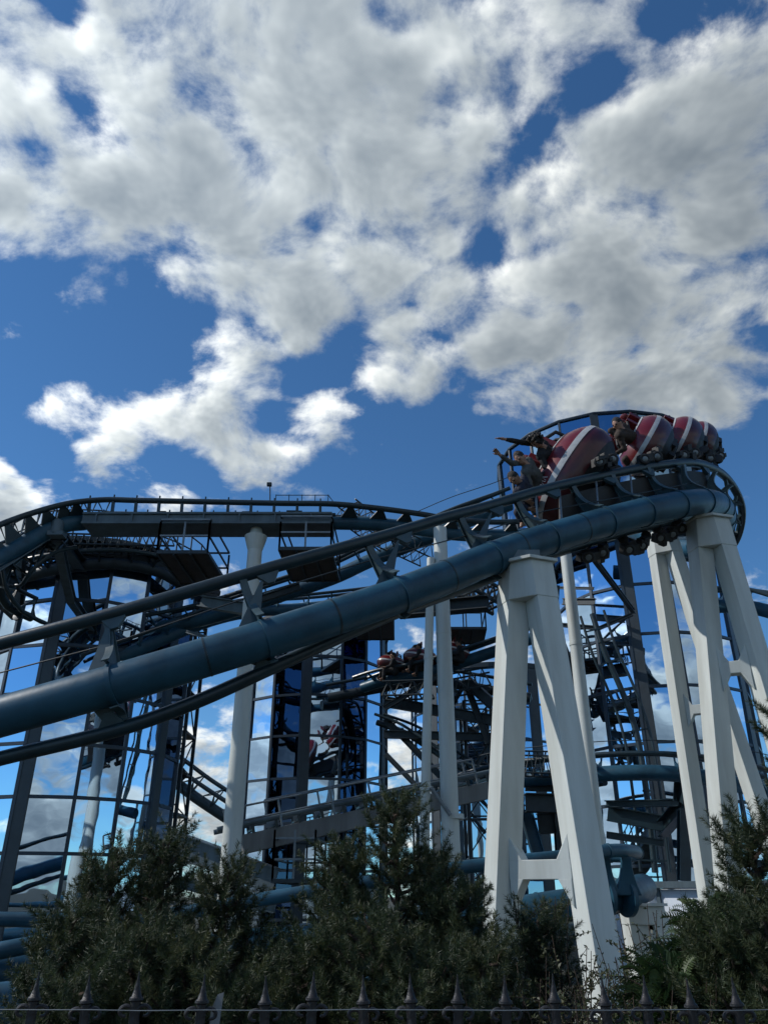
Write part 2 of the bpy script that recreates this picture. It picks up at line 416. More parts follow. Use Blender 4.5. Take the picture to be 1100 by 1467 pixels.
# dark slab as underside of cars and track, between upper rail and spine
mb = MB()
ia, ib = idx_at(800), 14*11+6
rings = []
for i in range(ia, ib, 2):
    S, U, Lw = mS[i], mU[i], mL[i]; m1 = U*.82+Lw*.18; m2 = U*.15+Lw*.85; m1 = m1+(m1-S).normalized()*.02
    t = (mS[i+1]-mS[i-1]).normalized(); n = (U-Lw).cross(t).normalized()
    rings.append([m1+n*.02, m2+n*.02, m2-n*.03, m1-n*.03])
mb.loft(rings); mb.build('underside_slab', 'black', mt, smooth=False)
for x in (770, 800, 850, 900):
    i = idx_at(x); a = mU[i]*.9+mS[i]*.1; mb = MB(); mb.tube([a, mS[i]+(mU[i]-mS[i]).normalized()*SR*.9+Vector((.05, 0, 0))], .02, 6); mb.build('guard_post', 'galv', mt)
# ------------------------------------------------------------------ supports
def lean_box(mb, p, q, a, phi, a2=None):
    p, q = Vector(p), Vector(q); d = (q-p).normalized()
    x = Vector((math.cos(phi), math.sin(phi), 0)); x = (x-d*x.dot(d)).normalized(); y = d.cross(x)
    def ring(c, s): return [c+x*i*s/2+y*j*s/2 for i, j in ((-1, -1), (1, -1), (1, 1), (-1, 1))]
    mb.loft([ring(p, a), ring(q, a2 or a)]); return x, y
def aframe(label, top, footL, footR, a=.42, phi=R(40), cross_t=.60, headh=.62, group='white A-shaped supports', capw=.06, cross=True):
    top, fl, fr = Vector(top), Vector(footL), Vector(footR)
    t = thing('a_frame_support', label, 'support', tuple((fl+fr)/2), group)
    sep = (fr-fl).normalized()
    tl = top-sep*a*.48; tr = top+sep*a*.48
    dl = (fl-tl).normalized(); dr = (fr-tr).normalized()
    for s_, e_ in ((tl+dl*headh, fl), (tr+dr*headh, fr)):
        mb = MB(); lean_box(mb, s_, e_, a, phi, a*1.03); mb.build('leg', 'white', t, smooth=False, bevel=.012)
    # head block: two stubs hidden inside one hull
    x = Vector((math.cos(phi), math.sin(phi), 0)); y = Vector((-math.sin(phi), math.cos(phi), 0))
    def ring(cl, cr, s):
        # convex hull of two squares
        pts = [c+x*i*s/2+y*j*s/2 for c in (cl, cr) for i, j in ((-1, -1), (1, -1), (1, 1), (-1, 1))]
        P2 = sorted(set((round(p.x, 5), round(p.y, 5)) for p in pts)); z = cl.z
        def half(P2):
            h = []
            for p in P2:
                while len(h) > 1 and (h[-1][0]-h[-2][0])*(p[1]-h[-2][1])-(h[-1][1]-h[-2][1])*(p[0]-h[-2][0]) <= 0: h.pop()
                h.append(p)
            return h
        hh = half(P2)[:-1]+half(P2[::-1])[:-1]
        return [Vector((p[0], p[1], z)) for p in hh]
    tl2 = tl+dl*(headh+.02); tr2 = tr+dr*(headh+.02); tl2.z = tr2.z = min(tl2.z, tr2.z)
    r0, r1 = ring(tl, tr, a+.02), ring(tl2, tr2, a+.02)
    mb = MB()
    if len(r0) == len(r1): mb.loft([r1, r0])
    else: mb.box((top+(tl2+tr2)/2)/2, x*a*.7, y*a*.55, Vector((0, 0, headh/2)))
    mb.build('head_block', 'white', t, smooth=False, bevel=.012)
    mb = MB(); ctop = top+Vector((0, 0, .03))
    rr = ring(tl, tr, a+.02+capw*2); c0 = sum(rr, Vector())/len(rr)
    mb.loft([[p+Vector((0, 0, -.0)) for p in rr], [p+Vector((0, 0, .05)) for p in rr]]); mb.build('cap_plate', 'white', t, smooth=False)
    if cross:
        cl = tl+(fl-tl)*cross_t; cr = tr+(fr-tr)*cross_t; cr.z = cl.z
        inn = (cr-cl).normalized(); mb = MB()
        mb.beam(cl+inn*a*.4, cr-inn*a*.4, a*.72, a*.66)
        for c, s in ((cl, 1), (cr, -1)):   # flared haunches
            u = Vector((0, 0, 1)); o = c+inn*s*a*.42
            w = inn.cross(u)*a*.725
            k = a*.95
            mb.prism([o+u*a*.3, o+u*(a*.3+k), o+inn*s*k*.55+u*a*.3], w); mb.prism([o-u*a*.3, o-u*(a*.3+k), o+inn*s*k*.55-u*a*.3], w)
        mb.build('crossbar', 'white', t, smooth=False, bevel=.01)
    for f in (fl, fr):
        mb = MB(); mb.box(Vector((f.x, f.y, .12)), a, a, .14); mb.build('footing', 'concrete', t, smooth=False)
    return t
def solve_foot(px, py_g, Y0):   # foot on the ground under pixel column px at depth Y0
    p = P(px, py_g, Y0); return Vector((p.x, p.y, 0))
def gfoot(px_at, py_at, Y, top):  # extend top->P(px_at,py_at,Y) down to z=0
    q = P(px_at, py_at, Y); top = Vector(top); k = top.z/(top.z-q.z); return top+(q-top)*k
tp = P(752, 812, 12.25)
aframe('big white A-shaped support in front holding up the blue tube', tp, gfoot(722, 1180, 12.5, tp+Vector((-.19, 0, 0))), gfoot(828, 1180, 12.0, tp+Vector((.19, 0, 0))), .39, R(21), .70)
mb = MB(); i = idx_at(752); sdl = thing('support_saddle', 'grey cradle bolted between the tube and the front white support', 'saddle', tuple(tp))
mb.box(tp+Vector((0, 0, .13)), .22, .22, .09); mb.build('cradle', 'bluegrey', sdl, smooth=False)
mb = MB(); mb.disc(tp+Vector((-.3, -.15, .1)), (1, .5, 0), .06, .1, 12); mb.build('bolt', 'galv', sdl)
tp2 = P(1012, 748, 14.9)
aframe('white A-shaped support at right under the end of the blue tube', tp2, gfoot(1037, 1180, 15.0, tp2+Vector((-.2, 0, 0))), gfoot(1102, 1010, 14.7, tp2+Vector((.2, 0, 0))), .36, R(16), .36)
tp3 = P(945, 762, 18.0)
aframe('slimmer white A-shaped support behind, between tube end and glass tower', tp3, gfoot(998, 1180, 18.2, tp3+Vector((-.2, 0, 0))), gfoot(1092, 1170, 17.6, tp3+Vector((.2, 0, 0))), .31, R(16), .45)
def column(label, px, py, Y, r, mat='white', cap=None, foot=None, group='round white columns', r2=None):
    top = P(px, py, Y); f = foot if foot is not None else ground_pt(top)
    t = thing('support_column', label, 'column', tuple(f), group)
    mb = MB(); mb.tube([f, top], r2 or r, 28, r); mb.build('shaft', mat, t)
    if cap:
        mb = MB(); c = top
        rings = []
        for z, rr in ((-.45, r+.005), (-.3, r+.05), (-.12, r*1.5), (-.02, r*1.6), (.0, r*1.0), (.25, r*.8)):
            rings.append([c+Vector((math.cos(k*math.pi/12)*rr, math.sin(k*math.pi/12)*rr, z)) for k in range(24)])
        mb.loft(rings); mb.build('flared_cap', mat, t)
    for z in (.45, .55):
        pass
    fb = MB(); q = f+(top-f)*.72; fb.disc(q, top-f, r+.02, .08, 24, .05); fb.build('collar', mat, t)
    fb = MB(); fb.box(Vector((f.x, f.y, .1)), r*2, r*2, .12); fb.build('footing', 'concrete', t, smooth=False)
    return t
column('tall round white column with flared cap under the grey girder', 367, 768, 20.4, .20, cap=True, r2=.245)
column('thick round white column, right one of the close pair', 630, 757, 20.5, .19, r2=.235)
pc2 = P(617, 800, 20.4)
column('thin leaning white column, left one of the close pair', 617, 800, 20.4, .11, foot=gfoot(607, 1243, 20.4, pc2), r2=.125)
column('slim round white column in front of the right glass tower', 808, 775, 19.5, .15, r2=.17)
mb = MB(); a = P(617, 1128, 20.2); b = P(645, 1168, 20.2); st = thing('column_brace', 'short grey strut joining the paired white columns', 'brace', tuple(a))
mb.tube([a, b], .05, 10); mb.build('strut', 'galv', st); mb = MB(); mb.disc(P(650, 1170, 20.5), (0, 0, 1), .25, .12, 24, .05); mb.build('clamp', 'white', st); mb = MB(); mb.disc(P(611, 1130, 20.4), (0, 0, 1), .17, .1, 24, .05); mb.build('clamp', 'white', st)
# ------------------------------------------------------------------ top girder track
def girder():
    t = thing('roller_coaster_track', 'high level grey box girder track across the skyline left of centre', 'coaster track', tuple(P(120, 742, 20)), 'roller coaster tracks')
    A = P(118, 741, 20); B = P(476, 743, 20); zc = (A.z+B.z)/2; A.z = B.z = zc
    A2, B2 = A+Vector((0, .5, 0)), B+Vector((0, .5, 0))
    mb = MB(); mb.box((A2+B2)/2, (B2.x-A2.x)/2, .48, .16)
    mb.build('girder', 'bluegrey', t, smooth=False, bevel=.01)
    mb = MB(); mb.box((A2+B2)/2+Vector((0, -.5, .15)), (B2.x-A2.x)/2-.01, .035, .03); mb.box((A2+B2)/2+Vector((0, -.5, -.15)), (B2.x-A2.x)/2-.01, .035, .03)
    for k in range(7):
        x = A.x+(B.x-A.x)*(k+.4)/7; mb.box((x, A.y+.0, zc), .02, .03, .12)
    mb.build('stiffener', 'bluegrey', t, smooth=False)
    # rails: one smooth run, curve at left, continue right
    near = [(-90, 800, 18.2), (-40, 772, 18.6), (0, 752, 19), (50, 734, 19.4), (100, 721, 19.8), (150, 716, 20.0), (200, 717, 20), (300, 719, 20), (400, 721, 20), (476, 722, 20), (540, 728, 20.2), (600, 736, 20.5), (650, 744, 20.9), (720, 748, 21.5), (800, 742, 22.2)]
    far = [(-90, 830, 19.2), (-40, 800, 19.7), (0, 781, 20.1), (50, 760, 20.5), (100, 744, 20.9), (150, 737, 21.1), (200, 737, 21.1), (300, 738, 21.1), (400, 739, 21.1), (476, 741, 21.1), (540, 745, 21.4), (600, 752, 21.7), (650, 758, 22.1), (720, 762, 22.7), (800, 756, 23.3)]
    nn, ff = samp(near, 10), samp(far, 10)
    mb = MB(); mb.tube(nn, .085, 12); mb.build('rail', 'rail', t)
    mb = MB(); mb.tube(ff, .085, 12); mb.build('rail', 'rail', t)
    # side fascia plate along near rail
    # posts under rails
    x = A.x+.15; 
    while x < B.x:
        mb = MB()
        for pth, yy in ((nn, A.y+.06), (ff, A.y+.95)):
            q = min(pth, key=lambda p: abs(p.x-x)); mb.beam(Vector((x, yy, zc+.14)), Vector((x, q.y, q.z+.02)), .07, .10)
            mb.beam(Vector((x, q.y, q.z-.06)), Vector((x, q.y, q.z+.16)), .035, .035)
        mb.beam(Vector((x, A.y+.06, zc+.2)), Vector((x, A.y+.95, zc+.2)), .06, .05)
        mb.build('tie', 'rail', t, smooth=False); x += .66
    mb = MB(); mb.box((A2+B2)/2+Vector((0, 0, .24)), (B2.x-A2.x)/2, .14, .05)
    for k in range(38):
        xx = A.x+(B.x-A.x)*(k+.5)/38; mb.box((xx, A.y+.5+random.uniform(-.2, .2), zc+.24+random.uniform(0, .08)), random.uniform(.04, .16), .05, random.uniform(.03, .08))
    mb.build('chain_trough', 'dark', t, smooth=False)
    # tube spines either end
    sl = samp([(122, 748, 20.5), (95, 751, 20.2), (60, 765, 19.9), (20, 789, 19.5), (-20, 812, 19.1), (-90, 850, 18.5)], 8)
    mb = MB(); mb.tube(sl, .24, 20); mb.build('spine', 'blue', t)
    sr = samp([(474, 749, 20.5), (540, 751, 20.7), (600, 758, 21), (650, 765, 21.4), (720, 768, 22), (800, 764, 22.8)], 8)
    mb = MB(); mb.tube(sr, .20, 18); mb.build('spine', 'blue', t)
    for sp_, step in ((sl, 5), (sr, 5)):
        for i in range(3, len(sp_)-1, step):
            p = sp_[i]; q1 = min(nn, key=lambda s: (s-p).xy.length); q2 = min(ff, key=lambda s: (s-p).xy.length)
            q1 = min(nn, key=lambda s: (s-p).length); q2 = min(ff, key=lambda s: (s-p).length)
            tt = (sp_[i+1]-sp_[i-1]).normalized()
            for q in (q1, q2):
                mb = MB(); d = (q-p); sd = d.cross(tt).normalized(); d2 = d.normalized()
                mb.prism([p+d2*.1-tt*.3, q-tt*.05, q+tt*.05, p+d2*.1+tt*.3], sd*.04)
                mb.build('bracket', 'rail', t, smooth=False)
    # zig-zag web between the two rails on the curve
    mb = MB()
    for i in range(0, 52, 4):
        mb.tube([nn[i], ff[i+2], nn[i+4]], .028, 6)
    mb.build('lacing', 'rail', t)
    # fascia on the left curve
    return t, zc, A, B
gt, gz, GA, GB = girder()
def platform(label, px0, px1, pyf, Y0, Y1, rail_py=None, zf=None, rh=1.0, ladder=True, posts=3, hang=None, mat='plate', group='hanging maintenance platforms'):
    A = P(px0, pyf, Y0); B = P(px1, pyf, Y0); z = A.z
    t = thing('maintenance_platform', label, 'platform', tuple(A), group)
    A2, B2 = Vector((A.x+.1, Y1, z)), Vector((B.x+.1, Y1, z))
    mb = MB(); mb.prism([A, B, B2, A2], Vector((0, 0, .05)))
    mb.build('floor_plate', mat, t, smooth=False)
    mb = MB()
    for p, q in ((A, B), (B, B2), (B2, A2), (A2, A)): mb.beam(p, q, .06, .1)
    for k in range(1, 3): mb.beam(A+(B-A)*k/3-Vector((0, 0, .05)), A2+(B2-A2)*k/3-Vector((0, 0, .05)), .05, .06)
    mb.build('edge_frame', 'dark', t, smooth=False)
    for p, q in ((A, B), (A2, B2), (B, B2), (A, A2)):
        mb = MB(); n = posts if abs(q.x-p.x) > 1 else 2
        for k in (.5, 1.0): mb.beam(p+Vector((0, 0, rh*k)), q+Vector((0, 0, rh*k)), .04, .05)
        for k in range(n): c = p+(q-p)*k/(n-1); mb.beam(c, c+Vector((0, 0, (hang or rh))), .05, .05, up=Vector((0, 1, 0)))
        mb.build('railing', 'galv' if p is A and q is B else 'dark', t, smooth=False)
    return t
hz = gz-.16-P(0, 800, 20).z
zf1 = P(225, 791, 19.9)
platform('hanging platform below the girder, left one above the left tower', 225, 297, 791, 19.9, 22.3, hang=gz-.17-zf1.z)
platform('hanging platform below the girder, right one near its end', 400, 474, 786, 19.9, 22.3, hang=gz-.17-P(400, 786, 19.9).z)
platform('platform with railing on the roof edge of the middle tower', 505, 562, 884, 30.0, 33.0, rh=1.2)
platform('slatted platform hanging behind the front white support', 640, 696, 900, 29, 31.0, rh=1.3)
# top railing + floodlight
t = thing('guard_rail', 'small guard rail standing on top of the high girder', 'railing', tuple(P(395, 722, 20)))
a, b = P(395, 718, 20.6), P(470, 718, 20.6); b.z = a.z
mb = MB()
for i in range(5): c = a+(b-a)*i/4; mb.tube([c, c+Vector((0, 0, .22))], .012, 6)
mb.tube([a+Vector((0, 0, .2)), b+Vector((0, 0, .2))], .012, 6); mb.build('railing', 'dark', t)
mb = MB(); mb.tube([b+Vector((0, 0, .2)), P(480, 722, 20.6)], .012, 6); mb.build('brace', 'dark', t)
t = thing('floodlight', 'tiny floodlight on a thin mast above the high girder', 'floodlight', tuple(P(387, 718, 20.6)))
mb = MB(); mb.tube([P(387, 720, 20.6), P(387, 696, 20.6)], .018, 6); mb.build('mast', 'dark', t)
mb = MB(); c = P(386, 694, 20.6); mb.box(c, .07, .05, .05); mb.build('lamp_housing', 'dark', t, smooth=False)
# ------------------------------------------------------------------ other tracks
def PL(l): return [P(*q) for q in l]
track('diagonal track with twin rails climbing behind the near tube', PL([(150, 915, 26.5), (215, 903, 26.3), (300, 885, 26), (380, 860, 25.6), (474, 829, 25.2), (531, 803, 24.9), (618, 768, 24.4), (680, 742, 24), (730, 722, 24)]), rs=.24, g=1.1, h=.5, rr=.07, up=(0, -.35, 1), spacing=1.25, wire=True)
track('lower diagonal track passing left of the middle tower roof', PL([(120, 960, 25), (200, 930, 25.6), (290, 893, 26.6), (360, 876, 27.5), (430, 872, 28.5), (520, 862, 29), (600, 850, 29.5)]), rs=.22, g=1.0, h=.45, rr=.06, up=(0, -.2, 1), spacing=1.1)
track('curved tube track ringing the foot of the right glass tower', PL([(655, 1142, 27), (700, 1128, 26), (755, 1117, 25), (840, 1110, 24), (905, 1107, 23.4), (970, 1109, 23), (1040, 1120, 23), (1110, 1140, 23.4)]), rs=.22, g=1.1, h=.52, rr=.075, up=(0, -.15, 1), spacing=2.0, wire=True)
track('steep ladder-like track shape standing in for a reflection on the right tower', PL([(848, 880, 27.2), (866, 935, 27), (884, 975, 26.9), (902, 1020, 26.8), (914, 1062, 26.7), (922, 1110, 26.6), (930, 1170, 26.5), (938, 1250, 26.4)]), rs=.10, g=.85, h=.08, rr=.05, up=(-.3, -1, 0), spacing=1.25, cross=True, web=False, mat='rail')  # reflection of the near track, modelled as solid rails before the glass
track('distant zigzag-laced track glimpsed between the left and middle towers', PL([(205, 1090, 41), (240, 1112, 41), (280, 1142, 41), (325, 1172, 41), (360, 1195, 41), (395, 1235, 41)]), rs=.26, g=1.2, h=.9, rr=.11, up=(.3, -.4, 1), spacing=1.2, zig=True, cross=True, mat='rail')
track('tube track carrying the distant train behind the paired columns', PL([(520, 985, 32), (552, 975, 31.4), (600, 966, 30.8), (645, 954, 30.2), (706, 934, 29.5), (790, 905, 28.8)]), rs=.22, g=1.1, h=.42, rr=.07, up=(0, -.25, 1), spacing=1.3)
track('dark banked track under the distant train', PL([(470, 1000, 33), (550, 985, 33), (610, 975, 32.6), (680, 985, 32), (760, 1000, 31.5)]), rs=.20, g=1.1, h=.3, rr=.07, up=(0, .3, 1), spacing=1.1, mat='dark')
track('lowest blue tube track at the bottom left corner', PL([(-900, 1530, 8.6), (-450, 1490, 8.8), (-90, 1462, 9.2), (-20, 1450, 9.6), (60, 1440, 10), (160, 1432, 10.6), (260, 1430, 11.2), (420, 1432, 12.2), (600, 1420, 13)]), rs=.26, g=1.1, h=.1, rr=.08, up=(0, .6, -1), spacing=2.4)
track('middle height track crossing the gap beside the right white frame', PL([(1010, 870, 24.5), (1050, 868, 24), (1085, 872, 23.6), (1130, 885, 23)]), rs=.22, g=1.2, h=.55, rr=.07, up=(0, -.3, 1), spacing=.8, cross=True)
track('inner curved track behind the columns at mid height', PL([(540, 1035, 33), (580, 1050, 32.6), (620, 1075, 32), (660, 1100, 31.5), (700, 1112, 31), (760, 1112, 30)]), rs=.12, g=1.0, h=.35, rr=.06, up=(0, -.2, 1), spacing=1.0, mat='rail')
track('dark curved track crossing behind the left tower roof', PL([(-60, 860, 27), (0, 842, 25.5), (40, 826, 24.6), (100, 812, 24.2), (170, 808, 24.6), (230, 820, 25.4), (280, 850, 26.5)]), rs=.20, g=1.1, h=.5, rr=.07, up=(0, -.5, 1), spacing=.8, mat='dark')
track('track bending down from the high curve at the far left', PL([(95, 775, 21), (50, 785, 20.4), (15, 808, 20), (0, 840, 20), (12, 868, 20.5), (45, 885, 21.5)]), rs=.12, g=.9, h=.35, rr=.06, up=(1, -.2, .6), spacing=.7, mat='rail', zig=True)
# single tubes, lower left and the long low tube
def pipe(label, pts, r, mat='blue', brackets=()):
    t = thing('steel_tube', label, 'tube', tuple(P(*pts[0])), 'long blue steel tubes')
    mb = MB(); mb.tube(samp(pts, 8), r, 18); mb.build('tube', mat, t)
    mb = MB(); mb2 = samp(pts, 8)
    for i in range(6, len(mb2)-2, 14):
        f = MB(); f.disc(mb2[i], mb2[i+1]-mb2[i-1], r+.015, .05, 18, .05); f.build('flange', mat, t)
    return t
pipe('long blue tube rail passing behind the front support legs', [(180, 1322, 15), (325, 1297, 15), (465, 1274, 15), (600, 1252, 15), (700, 1238, 15), (810, 1227, 15.1), (870, 1219, 15.3), (900, 1219, 15.8), (912, 1223, 16.6), (895, 1227, 17.5), (850, 1226, 18)], .115)
pipe('big low blue pipe bending round behind the front support', [(-700, 1440, 12), (-350, 1425, 12.6), (-90, 1402, 13.2), (0, 1394, 13.6), (100, 1383, 14), (300, 1362, 14.7), (500, 1341, 15.2), (700, 1314, 15.6), (790, 1300, 15.6), (850, 1291, 15.8), (896, 1281, 16.6), (921, 1272, 17.6)], .27)
pipe('slanting blue tube at lower left above the big pipe', [(-700, 1430, 12), (-350, 1402, 12.5), (-60, 1372, 13), (0, 1362, 13), (60, 1350, 13.2), (130, 1333, 13.6), (200, 1318, 14)], .12)
pipe('level dark blue tube at lower left in front of the tower', [(-700, 1335, 13.4), (-350, 1322, 13.8), (-60, 1318, 14), (0, 1317, 14), (110, 1320, 14.2), (200, 1326, 14.6)], .11)
# brackets between long tube and low pipe at right
bk = thing('track_bracket', 'pair of bell-shaped blue brackets at the bend behind front support', 'bracket', tuple(P(880, 1255, 15.7)))
for x in (866, 896):
    a = P(x, 1228, 15.6); b = P(x+2, 1283, 15.8); mb = MB(); rings = []
    for k in range(9):
        u = k/8; c = a+(b-a)*u; w = .09+.15*u**2; rings.append([c+Vector((dx*w, dy*w*.6, 0)) for dx, dy in ((-1, -1), (1, -1), (1, 1), (-1, 1))])
    mb.loft(rings); mb.build('web', 'blue', bk, smooth=False, bevel=.02)
    mb = MB(); mb.disc(P(x, 1285, 15.9), (1, .35, .06), .335, .09, 28, .1); mb.build('flange', 'blue', bk)
# lift beam (weathered) with rails
def liftbeam():
    A = P(345, 1211, 22.5); B = P(706, 1131, 24.5)
    t = thing('roller_coaster_track', 'weathered grey box beam track sloping up in the middle distance', 'coaster track', tuple(A), 'roller coaster tracks')
    mb = MB(); mb.beam(A, B, 1.0, .46); mb.build('girder', 'beam', t, smooth=False, bevel=.01)
    d = (B-A).normalized(); s, u = perp(d)
    for sg in (-1, 1):
        mb = MB(); mb.tube([A+s*sg*.5+u*.48-d*.6, B+s*sg*.5+u*.48], .07, 10); mb.build('rail', 'bluegrey', t)
    mb = MB()
    L = (B-A).length; n = int(L/.62)
    for k in range(n):
        c = A+d*L*(k+.5)/n
        tie = MB(); tie.beam(c-s*.52+u*.30, c+s*.52+u*.30, .07, .06)
        for sg in (-1, 1): tie.beam(c+s*sg*.5+u*.22, c+s*sg*.5+u*.48, .06, .08)
        tie.build('tie', 'rail', t, smooth=False)
        mb = MB(); mb.box(c+u*.36+s*random.uniform(-.3, .3), random.uniform(.05, .2), .08, random.uniform(.03, .1)); mb.build('drive_unit', 'galv', t, smooth=False)
    mb = MB(); p0 = A+d*.9-s*.75+u*.2
    railing(mb, [p0, p0+d*(L*.82)], .85, u, 1.3, .03); mb.build('handrail', 'galv', t)
    # side rail with tube, opposite side
    mb = MB(); p0 = A-d*.4+s*.8+u*.2; railing(mb, [p0, p0+d*(L*.95)], .7, u, 1.3, .03); mb.build('handrail', 'galv', t)
    for k in (.22, .62):
        c = A+(B-A)*k; 
    return t
liftbeam()
platform('caged landing hanging under the weathered beam', 390, 450, 1262, 21.8, 24.2, rh=1.0, hang=1.2, mat='dark', posts=3)
def beam_thing(label, segs, mat='dark', name='steel_beam', cat='beam', group='dark steel beams', part='beam', w=.3, h=.35):
    t = thing(name, label, cat, tuple(P(*segs[0][0])), group)
    for s in segs:
        p, q = P(*s[0]), P(*s[1]); mb = MB(); mb.ibeam(p, q, s[2] if len(s) > 2 else w, s[3] if len(s) > 3 else h); mb.build(part, s[4] if len(s) > 4 else mat, t, smooth=False)
    return t
beam_thing('grey box beam slanting down between left tower and tall column', [((245, 1206, 24), (395, 1262, 23)), ((252, 1262, 24.6), (395, 1300, 24), .2, .3)], 'bluegrey', w=.4, h=.62)
beam_thing('long dark beam sloping right beneath the distant track', [((550, 1005, 31.9), (706, 1032, 31), .3, .4), ((550, 1052, 32.2), (706, 1056, 31.5), .25, .3)])
beam_thing('crossed dark braces left of the paired white columns', [((552, 1030, 32.5), (650, 1132, 32), .22, .26), ((552, 1080, 33), (605, 1135, 32.6), .16, .2), ((550, 1015, 30.5), (640, 985-25, 30), .16, .2)])
beam_thing('dark raking struts behind the right column of the pair', [((668, 975, 30.6), (706, 1010, 30), .35, .4), ((650, 1145, 31.5), (706, 1060, 31), .16, .2), ((665, 975, 31), (700, 1065, 31), .2, .25), ((645, 1015, 32), (668, 975, 31), .12, .14)])
beam_thing('thin dark diagonal stay in front of the right glass tower', [((850, 800, 21), (907, 876, 26.6), .14, .16)])
beam_thing('horizontal outrigger arms around the right tower pillar', [((800, 895, 28.3), (858, 900, 27.5), .16, .14), ((858, 900, 27.5), (905, 880, 27.2), .14, .12), ((800, 842, 28.5), (850, 843, 27.5), .08, .1), ((806, 862, 28.5), (852, 862, 27.5), .15, .25)])
beam_thing('dark bracketed beams at the foot of the right tower pillar', [((868, 1152, 25.5), (972, 1150, 24), .25, .2), ((870, 1165, 26), (950, 1180, 25.4), .3, .45), ((868, 1196, 26), (950, 1208, 25.6), .18, .2), ((946, 1190, 25.6), (982, 1150, 24), .35, .4), ((979, 1160, 24), (979, 1262, 24), .3, .3), ((985, 1190, 25), (1100, 1205, 24.5), .2, .28), ((985, 1215, 25.2), (1100, 1240, 24.6), .15, .2), ((978, 1115, 23.6), (976, 1150, 23.8), .3, .4)], 'rail')
beam_thing('shadowed cross beams seen between legs of the front support', [((752, 1150, 24), (830, 1152, 24), .5, .5), ((752, 1128, 25), (822, 1130, 25), .2, .2), ((752, 1160, 25), (775, 1240, 25), .35, .35, 'blue'), ((770, 1180, 26), (815, 1178, 26), .3, .6), ((800, 1130, 26), (806, 1225, 26), .4, .4), ((795, 840, 19), (792, 880, 19), .2, .2), ((795, 900, 26), (830, 990, 26), .25, .25)])
beam_thing('raking legs meeting under the left curve of the high track', [((80, 762, 20.2), (105, 870, 25.2), .26, .26, 'bluegrey'), ((82, 766, 20.3), (118, 812, 24.5), .34, .34), ((78, 764, 20.2), (-20, 826, 19), .16, .16, 'bluegrey'), ((-20, 820, 21), (24, 838, 23), .4, .4), ((-20, 836, 22), (26, 880, 24), .3, .4), ((26, 880, 24), (30, 800, 23.5), .25, .25)])
beam_thing('short grey strut poking out behind the near tube bracket', [((288, 862, 22), (352, 872, 21.5), .28, .34, 'bluegrey'), ((350, 866, 21.4), (430, 840, 21.6), .16, .2), ((268, 905, 24), (352, 928, 23), .1, .1, 'bluegrey')])
beam_thing('stubby beam between near lower rail and middle tower', [((570, 876, 27), (700, 864, 25.5), .5, .45)])
# round hub under left curve
t = thing('track_node', 'round bolted joint where raking legs meet the high track', 'joint', tuple(P(82, 758, 19.9)))
mb = MB(); mb.disc(P(82, 757, 19.9), (0, 0, 1), .17, .5, 16, .3); mb.build('hub', 'bluegrey', t)
mb = MB(); mb.box(P(82, 766, 19.9), .22, .15, .06); mb.build('bolt_plate', 'bluegrey', t, smooth=False)
# lattice trusses / stair towers
def lattice(label, base, w, d, h, bay=1.0, r=.035, mat='dark', stairs=False, seed=1, z0=0, panel=0.0):
    rd = random.Random(seed); x, y = base
    t = thing('lattice_tower', label, 'lattice tower', (x, y, z0), 'dark steel lattice towers')
    cs = [Vector((x-w/2, y-d/2, z0)), Vector((x+w/2, y-d/2, z0)), Vector((x+w/2, y+d/2, z0)), Vector((x-w/2, y+d/2, z0))]
    for c in cs: mb = MB(); mb.beam(c, c+Vector((0, 0, h)), .12, .12, up=Vector((0, 1, 0))); mb.build('leg', mat, t, smooth=False)
    n = int(h/bay)
    for k in range(n+1):
        z = Vector((0, 0, k*h/n)); z2 = Vector((0, 0, (k+1)*h/n)); mb = MB()
        for i in range(4):
            a, b = cs[i], cs[(i+1) % 4]; mb.tube([a+z, b+z], r, 6)
            if k < n: mb.tube([a+z, b+z2] if (k+i) % 2 else [b+z, a+z2], r*.8, 6)
        if stairs and k < n:
            a, b = (cs[0], cs[1]) if k % 2 else (cs[1], cs[0])
            for q in (Vector((0, .15, 0)), Vector((0, d*.5, 0))): mb.beam(a+z+q, b+z2+q, .05, .2)
            for s in range(8): u = s/8; c = a+(b-a)*u+z+(z2-z)*u; mb.box(c+Vector((0, d*.3, .02)), .12, d*.2, .02)
            for q in (Vector((0, .05, .9)),): mb.tube([a+z+q, b+z2+q], r*.7, 5)
            mb.box((cs[0]+cs[2])/2+z+Vector((w*.42*(1 if k % 2 else -1), 0, 0)), w*.12, d*.5, .04)
        if panel and rd.random() < panel: mb.prism([cs[0]+z, cs[1]+z, cs[1]+z2, cs[0]+z2], Vector((0, .03, 0)))
        mb.build('bay', mat, t, smooth=False)
    return t
def lat_px(label, px, py, Y, w, d, **k):
    p = P(px, py, Y); return lattice(label, (p.x, p.y), w, d, p.z, **k)
lat_px('dark stair tower squeezed between left tower and near rails', 268, 850, 30.5, 1.5, 1.6, bay=1.3, stairs=True, seed=2)
lat_px('lattice mast right of the left tower edge', 262, 868, 29.5, .5, .9, bay=1.0, seed=3)
lat_px('lattice scaffold column behind the right column of the pair', 680, 1010, 33, 1.1, 1.6, bay=1.3, seed=5)
